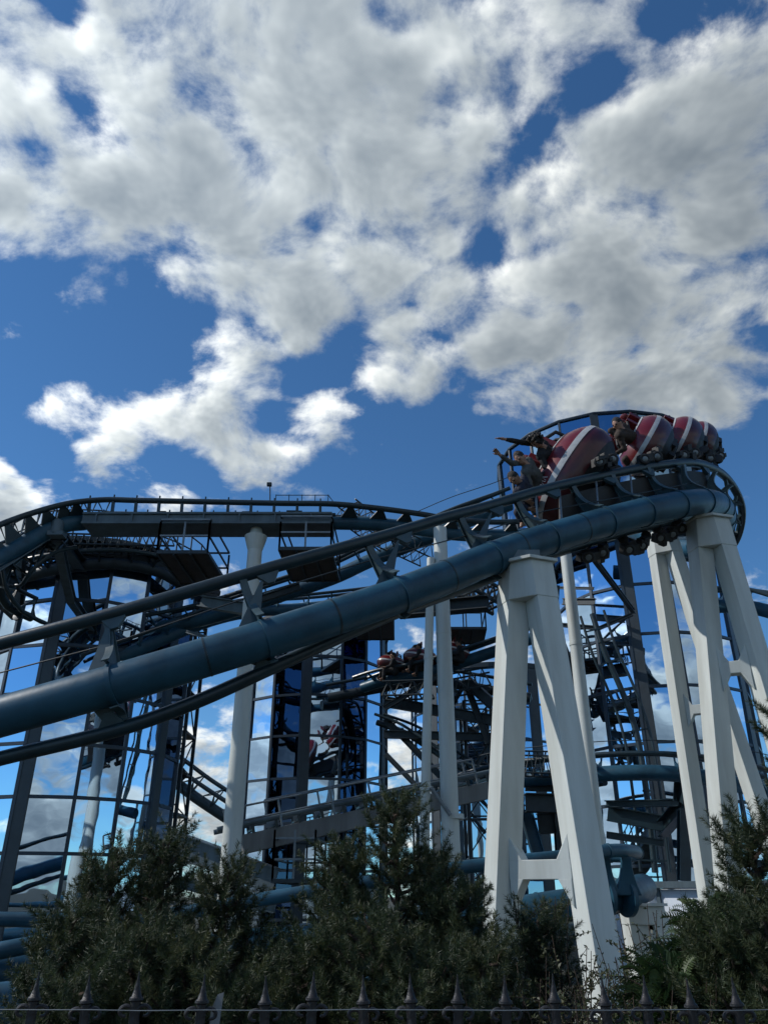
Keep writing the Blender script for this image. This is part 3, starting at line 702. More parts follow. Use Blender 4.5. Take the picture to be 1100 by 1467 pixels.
def htruss(label, a, b, hgt, bays, r=.03, dep=.8, mat='dark'):
    a, b = Vector(a), Vector(b); t = thing('lattice_truss', label, 'truss', tuple(a), 'horizontal lattice trusses')
    d = (b-a); s, u = perp(d); 
    for off in (Vector(), u*hgt, s*dep, s*dep+u*hgt):
        mb = MB(); mb.tube([a+off, b+off], r*1.3, 6); mb.build('chord', mat, t)
    mb = MB()
    for k in range(bays):
        p = a+d*k/bays; q = a+d*(k+1)/bays; m = (p+q)/2
        for off in (Vector(), s*dep): mb.tube([p+off, m+u*hgt+off, q+off], r, 5)
        mb.tube([p, p+s*dep], r, 5); mb.tube([m+u*hgt, m+u*hgt+s*dep], r, 5)
    mb.build('lacing', mat, t); return t
htruss('hanging truss under distant track left of the paired columns', P(553, 1003, 31), P(622, 1001, 30.6), .55, 4)
htruss('hanging truss right of the paired columns', P(640, 1000, 31), P(706, 988, 30.6), .7, 4)
htruss('walkway truss under the dark roof track of the left tower', P(30, 800, 24), P(220, 800, 25.5), .5, 14, dep=-1.2)
htruss('service walkway truss joining left tower and stair tower', P(60, 778, 22.8), P(250, 782, 24.5), .35, 18, r=.025, dep=-.9)
htruss('handrail truss beside the high right-hand tube', P(480, 742, 22.5), P(545, 790, 24), .45, 7, r=.02)
htruss('light service walkway below the high tube right of girder', P(545, 765, 23.5), P(620, 800, 24.5), .5, 6, r=.02, dep=-.8)
htruss('walkway truss between the front support legs', P(752, 1112, 24.4), P(822, 1114, 24.2), .6, 6, r=.022)
htruss('truss behind the front support at head height of pair', P(640, 880, 30), P(706, 868, 29), .8, 6, r=.04)
htruss('upper service truss beside the front support head', P(650, 850, 26), P(706, 880, 27), .6, 6, r=.05)
# dark roof-level drum and fins above left tower
t = thing('service_deck', 'dark service deck ringed with railings over the left tower', 'deck', (pL.x, 28, zL), )
mb = MB(); rings = []
for rr, z in ((2.2, zL+.35), (3.8, zL+.45), (3.8, zL+.6), (2.2, zL+.62)):
    rings.append([Vector((pL.x+math.cos(k*math.pi/16)*rr, 28+math.sin(k*math.pi/16)*rr, z)) for k in range(32)])
mb.loft(rings); mb.build('deck_plate', 'dark', t, smooth=False)
mb = MB()
for k in range(32):
    c = Vector((pL.x+math.cos(k*math.pi/16)*3.75, 28+math.sin(k*math.pi/16)*3.75, zL+.6)); mb.tube([c, c+Vector((0, 0, 1.0))], .03, 5)
for hh in (.5, 1.0): mb.tube([Vector((pL.x+math.cos(k*math.pi/16)*3.75, 28+math.sin(k*math.pi/16)*3.75, zL+.6+hh)) for k in range(33)], .03, 5)
mb.build('railing', 'dark', t)
mb = MB()
for k in range(60):
    a = k*2*math.pi/60; mb.beam(Vector((pL.x+math.cos(a)*2.4, 28+math.sin(a)*2.4, zL+.4)), Vector((pL.x+math.cos(a)*4.3, 28+math.sin(a)*4.3, zL+.25)), .07, .14)
mb.build('joist', 'dark', t, smooth=False)
# ------------------------------------------------------------------ white panel building bottom right
def panels():
    A = P(886, 1268, 24); B = P(1045, 1254, 22.3)
    t = thing('panelled_building', 'low building clad in white pyramid-shaped panels at lower right', 'building', (A.x, A.y, 0))
    top = A.z; d = Vector((B.x-A.x, B.y-A.y, 0)); L = d.length; d.normalize(); n = Vector((d.y, -d.x, 0))
    A0 = Vector((A.x, A.y, 0)); w = L/2.3
    mb = MB(); mb.prism([A0-n*.3, A0+d*(L+6)-n*.3, A0+d*(L+6)-n*4, A0-n*4], Vector((0, 0, top*2-.2))); mb.build('wall', 'panelw', t, smooth=False)
    for k in range(5):
        for j in range(2):
            z1 = top-.12-j*1.75; z0 = z1-1.7
            if z0 < -.4: z0 = 0.0
            a = A0+d*(w*k-.15*w); b = a+d*(w-.06); c = (a+b)/2+n*.32+Vector((0, 0, (z0+z1)/2))
            q = [a+Vector((0, 0, z0)), b+Vector((0, 0, z0)), b+Vector((0, 0, z1)), a+Vector((0, 0, z1))]
            m2 = MB(); m2.add(q+[c]+[x-n*.2 for x in q], [(0, 1, 4), (1, 2, 4), (2, 3, 4), (3, 0, 4), (5, 6, 1, 0), (6, 7, 2, 1), (7, 8, 3, 2), (8, 5, 0, 3)]); m2.build('pyramid_panel', 'panelw', t, smooth=False)
        m2 = MB(); m2.beam(A0+d*(w*(k+1)-.15*w-.03)+n*.03, A0+d*(w*(k+1)-.15*w-.03)+n*.03+Vector((0, 0, top)), .09, .12, up=n); m2.build('mullion', 'bluegrey', t, smooth=False)
    m2 = MB(); m2.beam(A0-d*.5+n*.03+Vector((0, 0, top)), A0+d*(L+6)+n*.03+Vector((0, 0, top)), .4, .16); m2.build('coping', 'bluegrey', t, smooth=False)
panels()
tpl = P(917, 1298, 17)
aframe('short white support post with splayed legs behind the leafy shrub', tpl, Vector((tpl.x-.12, tpl.y, 0)), Vector((tpl.x+.75, tpl.y, 0)), .36, R(10), .35, headh=.3, cross=True)
def wheels_cluster(mb, c, ax, rad, k=3, spread=.22):
    pass
# ------------------------------------------------------------------ coaster cars
CA, CB, CC = 1.02, .70, .62     # half length, half width, half height
def car_pt(lon, lat, s=1.0):
    """lon around (0=nose, +x), lat up; superellipsoid-like hull"""
    cl, sl = math.cos(lat), math.sin(lat)
    x = CA*cl*math.copysign(abs(math.cos(lon))**.85, math.cos(lon)); y = CB*cl*math.copysign(abs(math.sin(lon))**.9, math.sin(lon))
    z = CC*sl
    return Vector((x*s, y*s, z*s))
def band(lat0, lat1, s0, n=56, m=6, thick=.03, lon0=0, lon1=2*math.pi):
    mb = MB(); closed = abs(lon1-lon0-2*math.pi) < 1e-6
    nn = n if closed else n+1; vs = []; fs = []
    for layer, sc in ((0, s0), (1, s0-thick)):
        for i in range(m+1):
            for j in range(nn): vs.append(car_pt(lon0+(lon1-lon0)*j/n, lat0+(lat1-lat0)*i/m, sc))
    sz = (m+1)*nn
    def q(l, i, j): return l*sz+i*nn+(j % nn)
    for i in range(m):
        for j in range(n):
            k = (j+1) if not closed else (j+1) % nn
            fs.append((q(0, i, j), q(0, i, k), q(0, i+1, k), q(0, i+1, j))); fs.append((q(1, i, j), q(1, i+1, j), q(1, i+1, k), q(1, i, k)))
    for i in (0, m):
        for j in range(n):
            k = (j+1) if not closed else (j+1) % nn
            fs.append((q(0, i, j), q(1, i, j), q(1, i, k), q(0, i, k)) if i == 0 else (q(0, i, j), q(0, i, k), q(1, i, k), q(1, i, j)))
    return mb.add(vs, fs)
def raw(mb, name, mat, parent, **k):   # build in the parent's local coordinates
    parent_ = parent; _wm[parent.name] = None
    o = mb.build(name, mat, parent, **k); _wm.pop(parent.name); return o
def make_car(label, mat4):
    t = thing('coaster_car', label, 'coaster car', mat=mat4, group='red and white roller coaster cars')
    raw(band(R(-30), R(4), 1.0), 'hull', 'red', t); raw(band(R(-70), R(-30), .985), 'underbody', 'black', t)  # lower band coloured black for the shading under the hull
    raw(band(R(4), R(14), 1.012, m=3), 'stripe', 'stripe', t)
    raw(band(R(14), R(46), 1.0), 'upper_hull', 'redl', t)
    raw(band(R(44), R(48), 1.02, m=2), 'rim', 'stripe', t)
    mb = MB(); mb.disc((0, 0, .1), (0, 0, 1), .62, .05, 28); mb.disc((0, 0, -.5), (0, 0, 1), .34, .3, 24)
    raw(mb, 'tub_floor', 'black', t)
    for sx in (-1, 1):
        for sy in (-1, 1):
            mb = MB(); mb.box((sx*.20, sy*.27, .42), .06, .2, .34); mb.sphere((sx*.20, sy*.27, .80), (.07, .14, .13))
            raw(mb, 'seat_back', 'redl', t, bevel=.03)
            mb = MB(); mb.tube([(sx*.22, sy*.27-.14, .72), (sx*.48, sy*.27-.12, .62), (sx*.55, sy*.27, .40), (sx*.48, sy*.27+.12, .62), (sx*.22, sy*.27+.14, .72)], .035, 8)
            raw(mb, 'restraint', 'black', t)
    # letters are mapped on the near side of the nose
    mb = MB(); mb.disc(car_pt(R(-62), R(-22), 1.0), car_pt(R(-62), R(-22)), .16, .16, 24, .3); mb.disc(car_pt(R(-62), R(-22), 1.04), car_pt(R(-62), R(-22)), .07, .16, 16, .3)
    raw(mb, 'side_hub', 'black', t)
    mb = MB(); mb.box((0, 0, -.60), .42, .26, .07); mb.box((0, 0, -.52), .2, .42, .06)
    raw(mb, 'chassis', 'black', t, smooth=False)
    return t
def letters(t, word, lon0, lon1, lat0, lat1, label=None):
    cu = bpy.data.curves.new('tmp_text', 'FONT'); cu.body = word; cu.size = 1; cu.resolution_u = 3; cu.extrude = 0
    ob = bpy.data.objects.new('tmp_text', cu); COL.objects.link(ob)
    dg = bpy.context.evaluated_depsgraph_get(); me = bpy.data.meshes.new_from_object(ob.evaluated_get(dg))
    bpy.data.objects.remove(ob)
    import bmesh
    bm = bmesh.new(); bm.from_mesh(me); bmesh.ops.triangulate(bm, faces=bm.faces)
    xs = [v.co.x for v in bm.verts]; ys = [v.co.y for v in bm.verts]; x0, x1, y0, y1 = min(xs), max(xs), min(ys), max(ys)
    for v in bm.verts:
        u = (v.co.x-x0)/(x1-x0); w = (v.co.y-y0)/(y1-y0)
        v.co = car_pt(lon0+(lon1-lon0)*u, lat0+(lat1-lat0)*w, 1.012)
    bm.to_mesh(me); bm.free(); me.name = 'lettering'; me.materials.clear(); me.materials.append(M['letter'])
    o = bpy.data.objects.new('lettering', me); COL.objects.link(o); o.parent = t; return o
def frame_cam(px, py, zc, e1, beta, alpha, s=1.0):
    """long axis along image direction e1 tipped beta toward the viewer; up axis image-left of it tipped alpha away"""
    v = -FW; ex = (RT*e1[0]+UPV*e1[1]).normalized(); e2 = v.cross(ex).normalized()
    if e2.dot(-RT+UPV*.4) < 0: e2 = -e2
    Lx = ex*math.cos(beta)+v*math.sin(beta)
    U = (e2*math.cos(alpha)-v*math.sin(alpha)); U = (U-Lx*U.dot(Lx)).normalized()
    W = U.cross(Lx).normalized()
    m = Matrix.Identity(4); c = PC(px, py, zc)
    for i in range(3): m[i][0] = Lx[i]; m[i][1] = W[i]; m[i][2] = U[i]; m[i][3] = c[i]
    return m @ Matrix.Scale(s, 4)
def copy_tree(o, parent=None):
    c = o.copy(); COL.objects.link(c); c.parent = parent
    for ch in o.children: copy_tree(ch, c)
    return c
def set_m(o, m):
    l, q, sc = m.decompose(); o.location = l; o.rotation_euler = q.to_euler(); o.scale = sc
m1 = frame_cam(822, 684, 16.6, (-.60, -.80), R(18), R(30), 1.20)
car1 = make_car('front red car with white stripe, its nose pointing down left', m1)
cars = [car1]
for lb, args in (('second red car of the near train, right behind the front car', (926, 638, 18.0, (-.70, -.70), R(52), R(28), .92)),
                 ('third red car of the near train, next to last', (975, 634, 19.4, (-.66, -.75), R(54), R(28), .86)),
                 ('last red car of the near train, mostly hidden', (1000, 636, 20.6, (-.62, -.78), R(58), R(28), .80))):
    c = copy_tree(car1); set_m(c, frame_cam(*args)); c['label'] = lb; cars.append(c)
side = -1 if (m1 @ Vector((0, -1, 0))-CAM).length < (m1 @ Vector((0, 1, 0))-CAM).length else 1
letters(car1, 'EUROPA PARK', R(2)*side, R(62)*side, R(18), R(36))
# wheel bogies riding the rails
def bogie(carobj, pu, pl, seed):
    rd = random.Random(seed)
    for c, nm in ((pu, 0), (pl, 1)):
        t = (P(880, 678, 13.9)-P(780, 701, 13.1)).normalized(); n = (FW*.3+UPV*(.9 if nm == 0 else -.9)).normalized()
        mb = MB(); mb.box(c+n*.12, t*.3, t.cross(n)*.1, n*.09)
        for k in range(5): mb.box(c+n*(.1+rd.uniform(-.1, .16))+t*rd.uniform(-.35, .35)-FW*rd.uniform(-.15, .15), t*rd.uniform(.04, .1), t.cross(n)*.07, n*rd.uniform(.04, .1))
        mb.build('bogie_frame', 'black', carobj, smooth=False, bevel=.01)
        for k in (-1, 1):
            w = MB(); cc = c+t*k*.2+n*.12-FW*.13; ax = -FW+n*.25; w.torus(cc, ax, .085, .035, 22, 8); w.build('wheel', 'black', carobj)
            w = MB(); w.disc(cc, ax, .06, .07, 14, .3); w.build('hub', 'galv', carobj)
bogie(car1, P(866, 668, 13.7), P(851, 786, 13.6), 1)
bogie(cars[1], P(930, 664, 14.3), P(908, 776, 14.1), 2)
bogie(cars[2], P(985, 658, 15.1), P(952, 760, 14.7), 3)
bogie(cars[3], P(1022, 662, 16.2), P(965, 752, 15.0), 4)
for k, (x, y) in enumerate(((1015, 650), (1028, 658), (1022, 670), (1008, 645), (1000, 652))):
    w = MB(); cc = P(x, y, 16.0); w.disc(cc, (-.5, -1, .2), .11, .1, 18, .2); w.build('wheel', 'black', cars[3])
for k, (x, y) in enumerate(((840, 780), (862, 779), (892, 773), (925, 768), (940, 757), (968, 747))):
    w = MB(); cc = P(x, y, 13.7+k*.2); w.disc(cc, (-.3, -1, .1), .10, .1, 18, .2); w.build('wheel', 'black', cars[min(3, k//2)])
# ------------------------------------------------------------------ people
def body(name, label, joints, caps, mat, parent=None, group=None, voxel=.012, cat=None):
    mb = MB()
    for a, b, r1, r2 in caps: mb.capsule(joints[a], joints[b], r1, r2, 10)
    return mb
KS = 1.22
def person(label, J, skin='skin', cloth='cloth', hair='hair', curly=False, arms=('L', 'R'), voxel=.012, sleeve=None, look=None, group='riders on the near train', open_hand=True):
    """J: dict of world joints: head, neck, pelvis, shL, shR, elL, wrL, haL, elR.., kneeL, footL..."""
    ROOT = J['pelvis']; K = KS
    mb = MB(); H = J['head']; N = J['neck']
    look = (look or (CAM-H)).normalized(); upd = (H-N).normalized(); look = (look-upd*look.dot(upd)).normalized(); sd = upd.cross(look)
    # head with jaw, nose, ears, brows
    mb.k = K
    mb.sphere(H, (.078, .098, .112), 18, 12, ax=(sd, look, upd)); mb.sphere(H-upd*.055*K+look*.03*K, (.055, .062, .062), 14, 8, ax=(sd, look, upd))
    mb.sphere(H-upd*.005*K+look*.10*K, (.014, .022, .028), 8, 6, ax=(sd, look, upd))
    mb.sphere(H-upd*.062*K+look*.088*K, (.026, .012, .010), 8, 6, ax=(sd, look, upd))
    for s in (-1, 1):
        mb.sphere(H+sd*s*.078*K-upd*.01*K, (.012, .022, .032), 8, 6, ax=(sd, look, upd)); mb.sphere(H+sd*s*.034*K+upd*.03*K+look*.085*K, (.024, .014, .008), 8, 6, ax=(sd, look, upd))
    mb.capsule(H-upd*.06*K, N, .052, .058)
    chest = N+(J['pelvis']-N)*.35
    mb.capsule(N, chest, .07, .10); mb.capsule(J['shL'], J['shR'], .065, .065); mb.capsule(chest, J['pelvis'], .12, .12)
    mb.capsule(J['shL'], chest, .07, .10); mb.capsule(J['shR'], chest, .07, .10)
    cl = MB(); cl.k = K
    cl.capsule(N-upd*.03*K, chest, .085, .13); cl.capsule(J['shL'], J['shR'], .082, .082); cl.capsule(chest, J['pelvis'], .145, .14)
    cl.capsule(J['shL'], chest, .085, .12); cl.capsule(J['shR'], chest, .085, .12)
    fingers = []
    for s in arms:
        sh, el, wr, ha = J['sh'+s], J['el'+s], J['wr'+s], J['ha'+s]
        mb.capsule(sh, el, .048, .038); mb.capsule(el, wr, .038, .026)
        cl.capsule(sh, el, .066, .052); w2 = el+(wr-el)*.86; cl.capsule(el, w2, .052, .04)
        d = (ha-wr).normalized(); s1, u1 = perp(d, look)
        mb.capsule(wr, wr+d*.035*K, .026, .03)
        for q in (-.03, -.01, .01, .03): mb.capsule(wr+d*.03*K+s1*q*.6*K, wr+d*.085*K+s1*q*K, .015, .014, 8)
        lens = (.062, .075, .080, .068)
        for qi, q in enumerate((-.033, -.011, .011, .033)):
            b = wr+d*.088*K+s1*q*K; fd = (d+s1*q*5).normalized(); cur = u1*(.010+.004*qi)*K
            m = b+fd*lens[qi]*.5*K+cur*.3; e = b+fd*lens[qi]*K+cur
            mb.capsule(b, m, .0095, .009, 8); mb.capsule(m, e, .009, .0075, 8)
        b = wr+d*.035*K-s1*.03*K; m = b-s1*.03*K+d*.03*K; e = m-s1*.012*K+d*.03*K
        mb.capsule(b, m, .012, .0105, 8); mb.capsule(m, e, .0105, .009, 8)
    pants = MB()
    for s in ('L', 'R'):
        if 'kn'+s in J:
            hip = J['pelvis']; kn = J['kn'+s]; ft = J['ft'+s]
            mb.capsule(hip, kn, .085, .055); mb.capsule(kn, ft, .055, .038); cl.capsule(hip, kn, .10, .07); cl.capsule(kn, ft+(kn-ft)*.1, .07, .055); mb.capsule(ft, ft+look*.12, .04, .032)
    o = mb.build('person', skin); tag(o, label, 'person', group)
    # move origin to pelvis
    for v in o.data.vertices: v.co -= ROOT
    o.location = ROOT
    def rm(ob, vx, it):
        m = ob.modifiers.new('Remesh', 'REMESH'); m.mode = 'VOXEL'; m.voxel_size = vx; m.use_smooth_shade = True
        s = ob.modifiers.new('Smooth', 'SMOOTH'); s.iterations = it; s.factor = .5
    rm(o, voxel, 2)
    c = MB.build(cl, 'clothing', cloth, None)
    for v in c.data.vertices: v.co -= ROOT
    c.parent = o; rm(c, max(voxel, .016), 4)
    tx = bpy.data.textures.new('folds', 'CLOUDS'); tx.noise_scale = .07
    dm = c.modifiers.new('Folds', 'DISPLACE'); dm.texture = tx; dm.strength = .022; dm.texture_coords = 'LOCAL'
    hb = MB(); hb.k = K
    if curly:
        rd = random.Random(4)
        for k in range(150):
            a = rd.uniform(0, 6.28); zz = rd.uniform(-.5, 1); q = math.sqrt(max(0, 1-zz*zz)); dvec = sd*math.cos(a)*q+look*math.sin(a)*q+upd*zz
            if dvec.dot(look) > .45 and zz < .55: continue
            hb.sphere(H+dvec*rd.uniform(.10, .145)*K+upd*.02*K, rd.uniform(.018, .032), 6, 5)
    else:
        hb.sphere(H-look*.018*K+upd*.022*K, (.088, .096, .108), 18, 10, ax=(sd, look, upd))
    ho = hb.build('hair', hair)
    for v in ho.data.vertices: v.co -= ROOT
    ho.parent = o
    eb = MB(); eb.k = K
    for s in (-1, 1):
        eb.sphere(H+sd*s*.034*K+upd*.008*K+look*.088*K, (.016, .012, .008), 8, 6, ax=(sd, look, upd)); eb.sphere(H+sd*s*.034*K+upd*.030*K+look*.094*K, (.024, .008, .005), 8, 6, ax=(sd, look, upd))
    e = eb.build('eyes', 'hair')
    for v in e.data.vertices: v.co -= ROOT
    e.parent = o
    return o
def Jpx(d): return {k: PC(v[0], v[1], v[2]+2.15) for k, v in d.items()}
person('rider with curly dark hair stretching one arm straight out to the left', Jpx(dict(head=(768, 632, 14.2), neck=(781, 643, 14.25), pelvis=(808, 670, 14.55), shL=(778, 636, 14.45), shR=(774, 654, 14.1), elL=(748, 634, 14.2), wrL=(722, 629, 14.0), haL=(706, 626, 13.95), elR=(785, 676, 13.95), wrR=(772, 684, 13.9), haR=(765, 688, 13.9), knL=(788, 688, 14.7), ftL=(802, 706, 14.9), knR=(786, 694, 14.4), ftR=(800, 712, 14.6))), 'skin', 'cloth', 'hair', curly=True, look=(-RT-FW*.3-UPV*.2))
person('rider with fair face raising an open hand beside the curly haired one', Jpx(dict(head=(744, 656, 13.8), neck=(756, 668, 13.85), pelvis=(776, 700, 14.1), shL=(757, 661, 14.0), shR=(752, 678, 13.7), elL=(733, 664, 13.7), wrL=(716, 652, 13.55), haL=(707, 643, 13.5), elR=(760, 698, 13.6), wrR=(748, 708, 13.6), haR=(741, 713, 13.6), knL=(762, 714, 14.2), ftL=(772, 732, 14.3), knR=(758, 720, 14.0), ftR=(768, 738, 14.1))), 'skin', 'clothg', 'hairb', look=(-RT*.7-FW*.9-UPV*.25))
person('dark haired rider in black leaning out lowest on the front car', Jpx(dict(head=(736, 685, 13.45), neck=(748, 694, 13.5), pelvis=(761, 721, 13.8), shL=(750, 687, 13.65), shR=(745, 703, 13.35), elL=(738, 706, 13.3), wrL=(752, 716, 13.2), haL=(760, 720, 13.2), elR=(742, 722, 13.25), wrR=(756, 728, 13.2), haR=(764, 730, 13.2), knL=(746, 731, 13.8), ftL=(752, 746, 13.8), knR=(741, 734, 13.6), ftR=(748, 748, 13.6))), 'skin2', 'clothn', 'hair', look=(-RT*.7-FW*.9-UPV*.5))
def rider_in(label, px, py, zc, s=1, group='riders on the near train', cloth='cloth', arm=(-40, -4), hair='hair', skin='skin', voxel=.02):
    k = s*15/zc
    f = lambda dx, dy, dz=0: PC(px+dx*k, py+dy*k, zc+dz)
    J = dict(head=f(0, 0), neck=f(9, 12), pelvis=f(40, 42, .3), shL=f(8, 4, .2), shR=f(3, 20, -.15), elL=f(-14+arm[0]*.2, 0+arm[1]*.5, 0), wrL=f(arm[0], arm[1], -.1), haL=f(arm[0]-13, arm[1]-3, -.1),
             elR=f(12, 42, -.2), wrR=f(-4, 50, -.2), haR=f(-12, 54, -.2), knL=f(15, 55, .3), ftL=f(30, 78, .4), knR=f(13, 60, .1), ftR=f(28, 82, .2))
    return person(label, J, skin, cloth, hair, voxel=voxel, group=group, look=(-RT*.8-FW*.5))
rider_in('rider with dark cap of hair just above the front car shell', 884, 607, 17.4, arm=(8, 24), cloth='clothb')
rider_in('black haired rider behind the second car shell', 908, 604, 18.2, arm=(18, 20))
rider_in('rider in black reaching back over the second car shell', 940, 602, 19.0, arm=(-16, -2))
# ------------------------------------------------------------------ distant train
def far_mat(px, py, Y, yaw, pitch, s): return Matrix.Translation(P(px, py, Y)) @ Matrix.Rotation(R(yaw), 4, 'Z') @ Matrix.Rotation(R(pitch), 4, 'Y') @ Matrix.Scale(s, 4)
for lb, a in (('distant red car half hidden left of the others', (561, 952, 31.2, 190, -10, .6)), ('distant red car whose white-striped nose points left', (603, 945, 30.6, 188, -12, .72)), ('distant red car right of the paired white columns', (650, 935, 29.9, 188, -14, .64))):
    c = copy_tree(car1); set_m(c, far_mat(*a)); c['label'] = lb; c['group'] = 'cars of the distant train'
    for ch in list(c.children):
        if ch.name.startswith(('lettering', 'wheel', 'hub', 'bogie')): bpy.data.objects.remove(ch)
def small_rider(label, px, py, Y, proto=[None]):
    c = P(px, py, Y)
    if proto[0] is None:
        J = {k: c+Vector(v) for k, v in dict(head=(0, 0, 0), neck=(.01, 0, -.17), pelvis=(.06, 0, -.62), shL=(0, -.19, -.22), shR=(0, .19, -.22), elL=(-.1, -.22, -.45), wrL=(-.3, -.2, -.5), haL=(-.38, -.2, -.5), elR=(-.1, .22, -.45), wrR=(-.3, .2, -.5), haR=(-.38, .2, -.5), knL=(-.35, -.12, -.6), ftL=(-.4, -.12, -.95), knR=(-.35, .12, -.6), ftR=(-.4, .12, -.95)).items()}
        proto[0] = person(label, J, 'skin2', 'cloth', 'hair', voxel=.025, look=Vector((-1, -.2, 0)), group='riders on the distant train'); proto.append(c-proto[0].location)
        return proto[0]
    o = copy_tree(proto[0]); o.location = c-proto[1]; o['label'] = label; return o
for lb, x, y, Y in (('left head on the leftmost distant car', 559, 938, 31.2), ('right head on the leftmost distant car', 563, 940, 30.6), 
                    ('front left rider of the middle distant car', 594, 929, 30.8), ('taller rider in the middle of the distant car', 600, 927, 30.3), ('rear rider of the middle distant car', 609, 933, 30.4),
                    ('front rider of the distant car right of the columns', 651, 926, 29.9), ('tallest rider of the distant car right of columns', 657, 922, 29.5)):
    small_rider(lb, x, y, Y)
# ------------------------------------------------------------------ numpy foliage
def mesh_np(name, V, F4, tone, mat, parent, loc):
    me = bpy.data.meshes.new(name); nv = len(V); k = F4.shape[1]; nf = len(F4)
    me.vertices.add(nv); me.vertices.foreach_set('co', (V-np.array(loc)).astype(np.float32).ravel())
    me.loops.add(nf*k); me.loops.foreach_set('vertex_index', F4.astype(np.int32).ravel())
    me.polygons.add(nf); me.polygons.foreach_set('loop_start', np.arange(0, nf*k, k, dtype=np.int32)); me.polygons.foreach_set('loop_total', np.full(nf, k, dtype=np.int32))
    me.update(calc_edges=True); at = me.attributes.new('tone', 'FLOAT', 'FACE'); at.data.foreach_set('value', tone.astype(np.float32))
    me.materials.append(M[mat]); o = bpy.data.objects.new(name, me); COL.objects.link(o); o.parent = parent; return o
def norm(a): return a/np.maximum(np.linalg.norm(a, axis=-1, keepdims=True), 1e-9)
def needles(shoots, per=70, length=.055, width=.0022, spread=.8):
    """shoots: array of (base xyz, tip xyz, tone)"""
    b = shoots[:, :3]; e = shoots[:, 3:6]; tn = shoots[:, 6]; n = len(b)
    t = rng.random((n, per)); ax = norm(e-b)
    p = b[:, None]+(e-b)[:, None]*t[..., None]
    r = norm(rng.normal(size=(n, per, 3))); r = norm(r-ax[:, None]*(r*ax[:, None]).sum(-1, keepdims=True))
    fw = .45+.5*t[..., None]**1.5
    d = norm(r*spread+ax[:, None]*fw+np.array([0, 0, .12]))
    L = length*(.7+.5*rng.random((n, per, 1)))*(1-.25*t[..., None]**3)
    tip = p+d*L; side = norm(np.cross(d, rng.normal(size=(n, per, 3))))*width
    V = np.stack([p-side, p+side, tip], 2).reshape(-1, 3); F = np.arange(len(V)).reshape(-1, 3)
    tone = np.clip(tn[:, None]+rng.normal(0, .1, (n, per)), 0, 1).ravel()
    return V, F, tone
def pine(label, px, ytop, Y, width, seed, yext=None, dens=1.0, lean=0.0, bushy=1.0, xoff=0.0, tonebase=.4, needle=.038):
    rd = np.random.default_rng(seed); top = P(px, ytop, Y); H = top.z; bx, by = top.x-lean*H, Y; width *= 1.12
    t = thing('pine_tree', label, 'pine tree', (bx, by, 0), 'dark pines along the fence')
    wood = MB(); shoots = []
    def stem(z): return np.array([bx+lean*z+.03*math.sin(z*3+seed), by+.03*math.cos(z*2.3+seed), z])
    pts = [Vector(stem(z)) for z in np.linspace(0, H-.08, 12)]
    wood.tube(pts, .045, 8, .008)
    shoots.append((*stem(H-.22), *stem(H-.02), tonebase+.15)); shoots.append((*stem(H-.38), *stem(H-.2), tonebase))
    for a_ in range(9):
        an = a_*2.2+seed; q = stem(H-.16-.05*a_); e = q+np.array([math.cos(an)*.06, math.sin(an)*.06, .13]); shoots.append((*q, *e, tonebase+.1))
    nb = int(54*dens)
    for i in range(nb):
        u = (i+.5)/nb; z = H*(.12+.82*u)
        prof = width*(1-u)**.55*(.6+.55*rd.random())*(1 if u > .15 else .8)
        an = i*2.4+rd.uniform(-.4, .4); q = stem(z); dr = np.array([math.cos(an), math.sin(an), 0]); L = max(.13, prof)
        path = []
        for k in range(6):
            s = k/5; path.append(q+dr*L*s*(1-.15*s)+np.array([0, 0, L*(.10*s+.45*s*s)])+rd.normal(0, .012, 3)*s)
        wood.tube([Vector(p) for p in path], .014, 5, .004, cap=False)
        ns = max(4, int(L/.045*bushy))
        for k in range(ns):
            s = .22+.78*k/(ns-1); j = min(4, int(s*5)); f = s*5-j; c = path[j]*(1-f)+path[j+1]*f
            for m in range(2 if k < ns-1 else 3):
                side = norm(np.cross(dr, [0, 0, 1]))*rd.choice([-1, 1])*rd.uniform(.1, .9); up = np.array([0, 0, rd.uniform(.35, 1.0)])
                dd = norm(dr*rd.uniform(.15, .8)+side*.85+up); ln = rd.uniform(.06, .14)*(1.2 if k > ns-3 else .85)
                st = c+dd*rd.uniform(0, .06); shoots.append((*st, *(st+dd*ln), np.clip(tonebase+rd.normal(0, .16)+.12*s, 0, 1)))
    S = np.array(shoots)
    V, F, tone = needles(S, per=120, length=needle, width=.0016, spread=1.15)
    wood.build('trunk', 'bark', t); mesh_np('crown', V, F, tone, 'needle', t, (bx, by, 0))
    return t
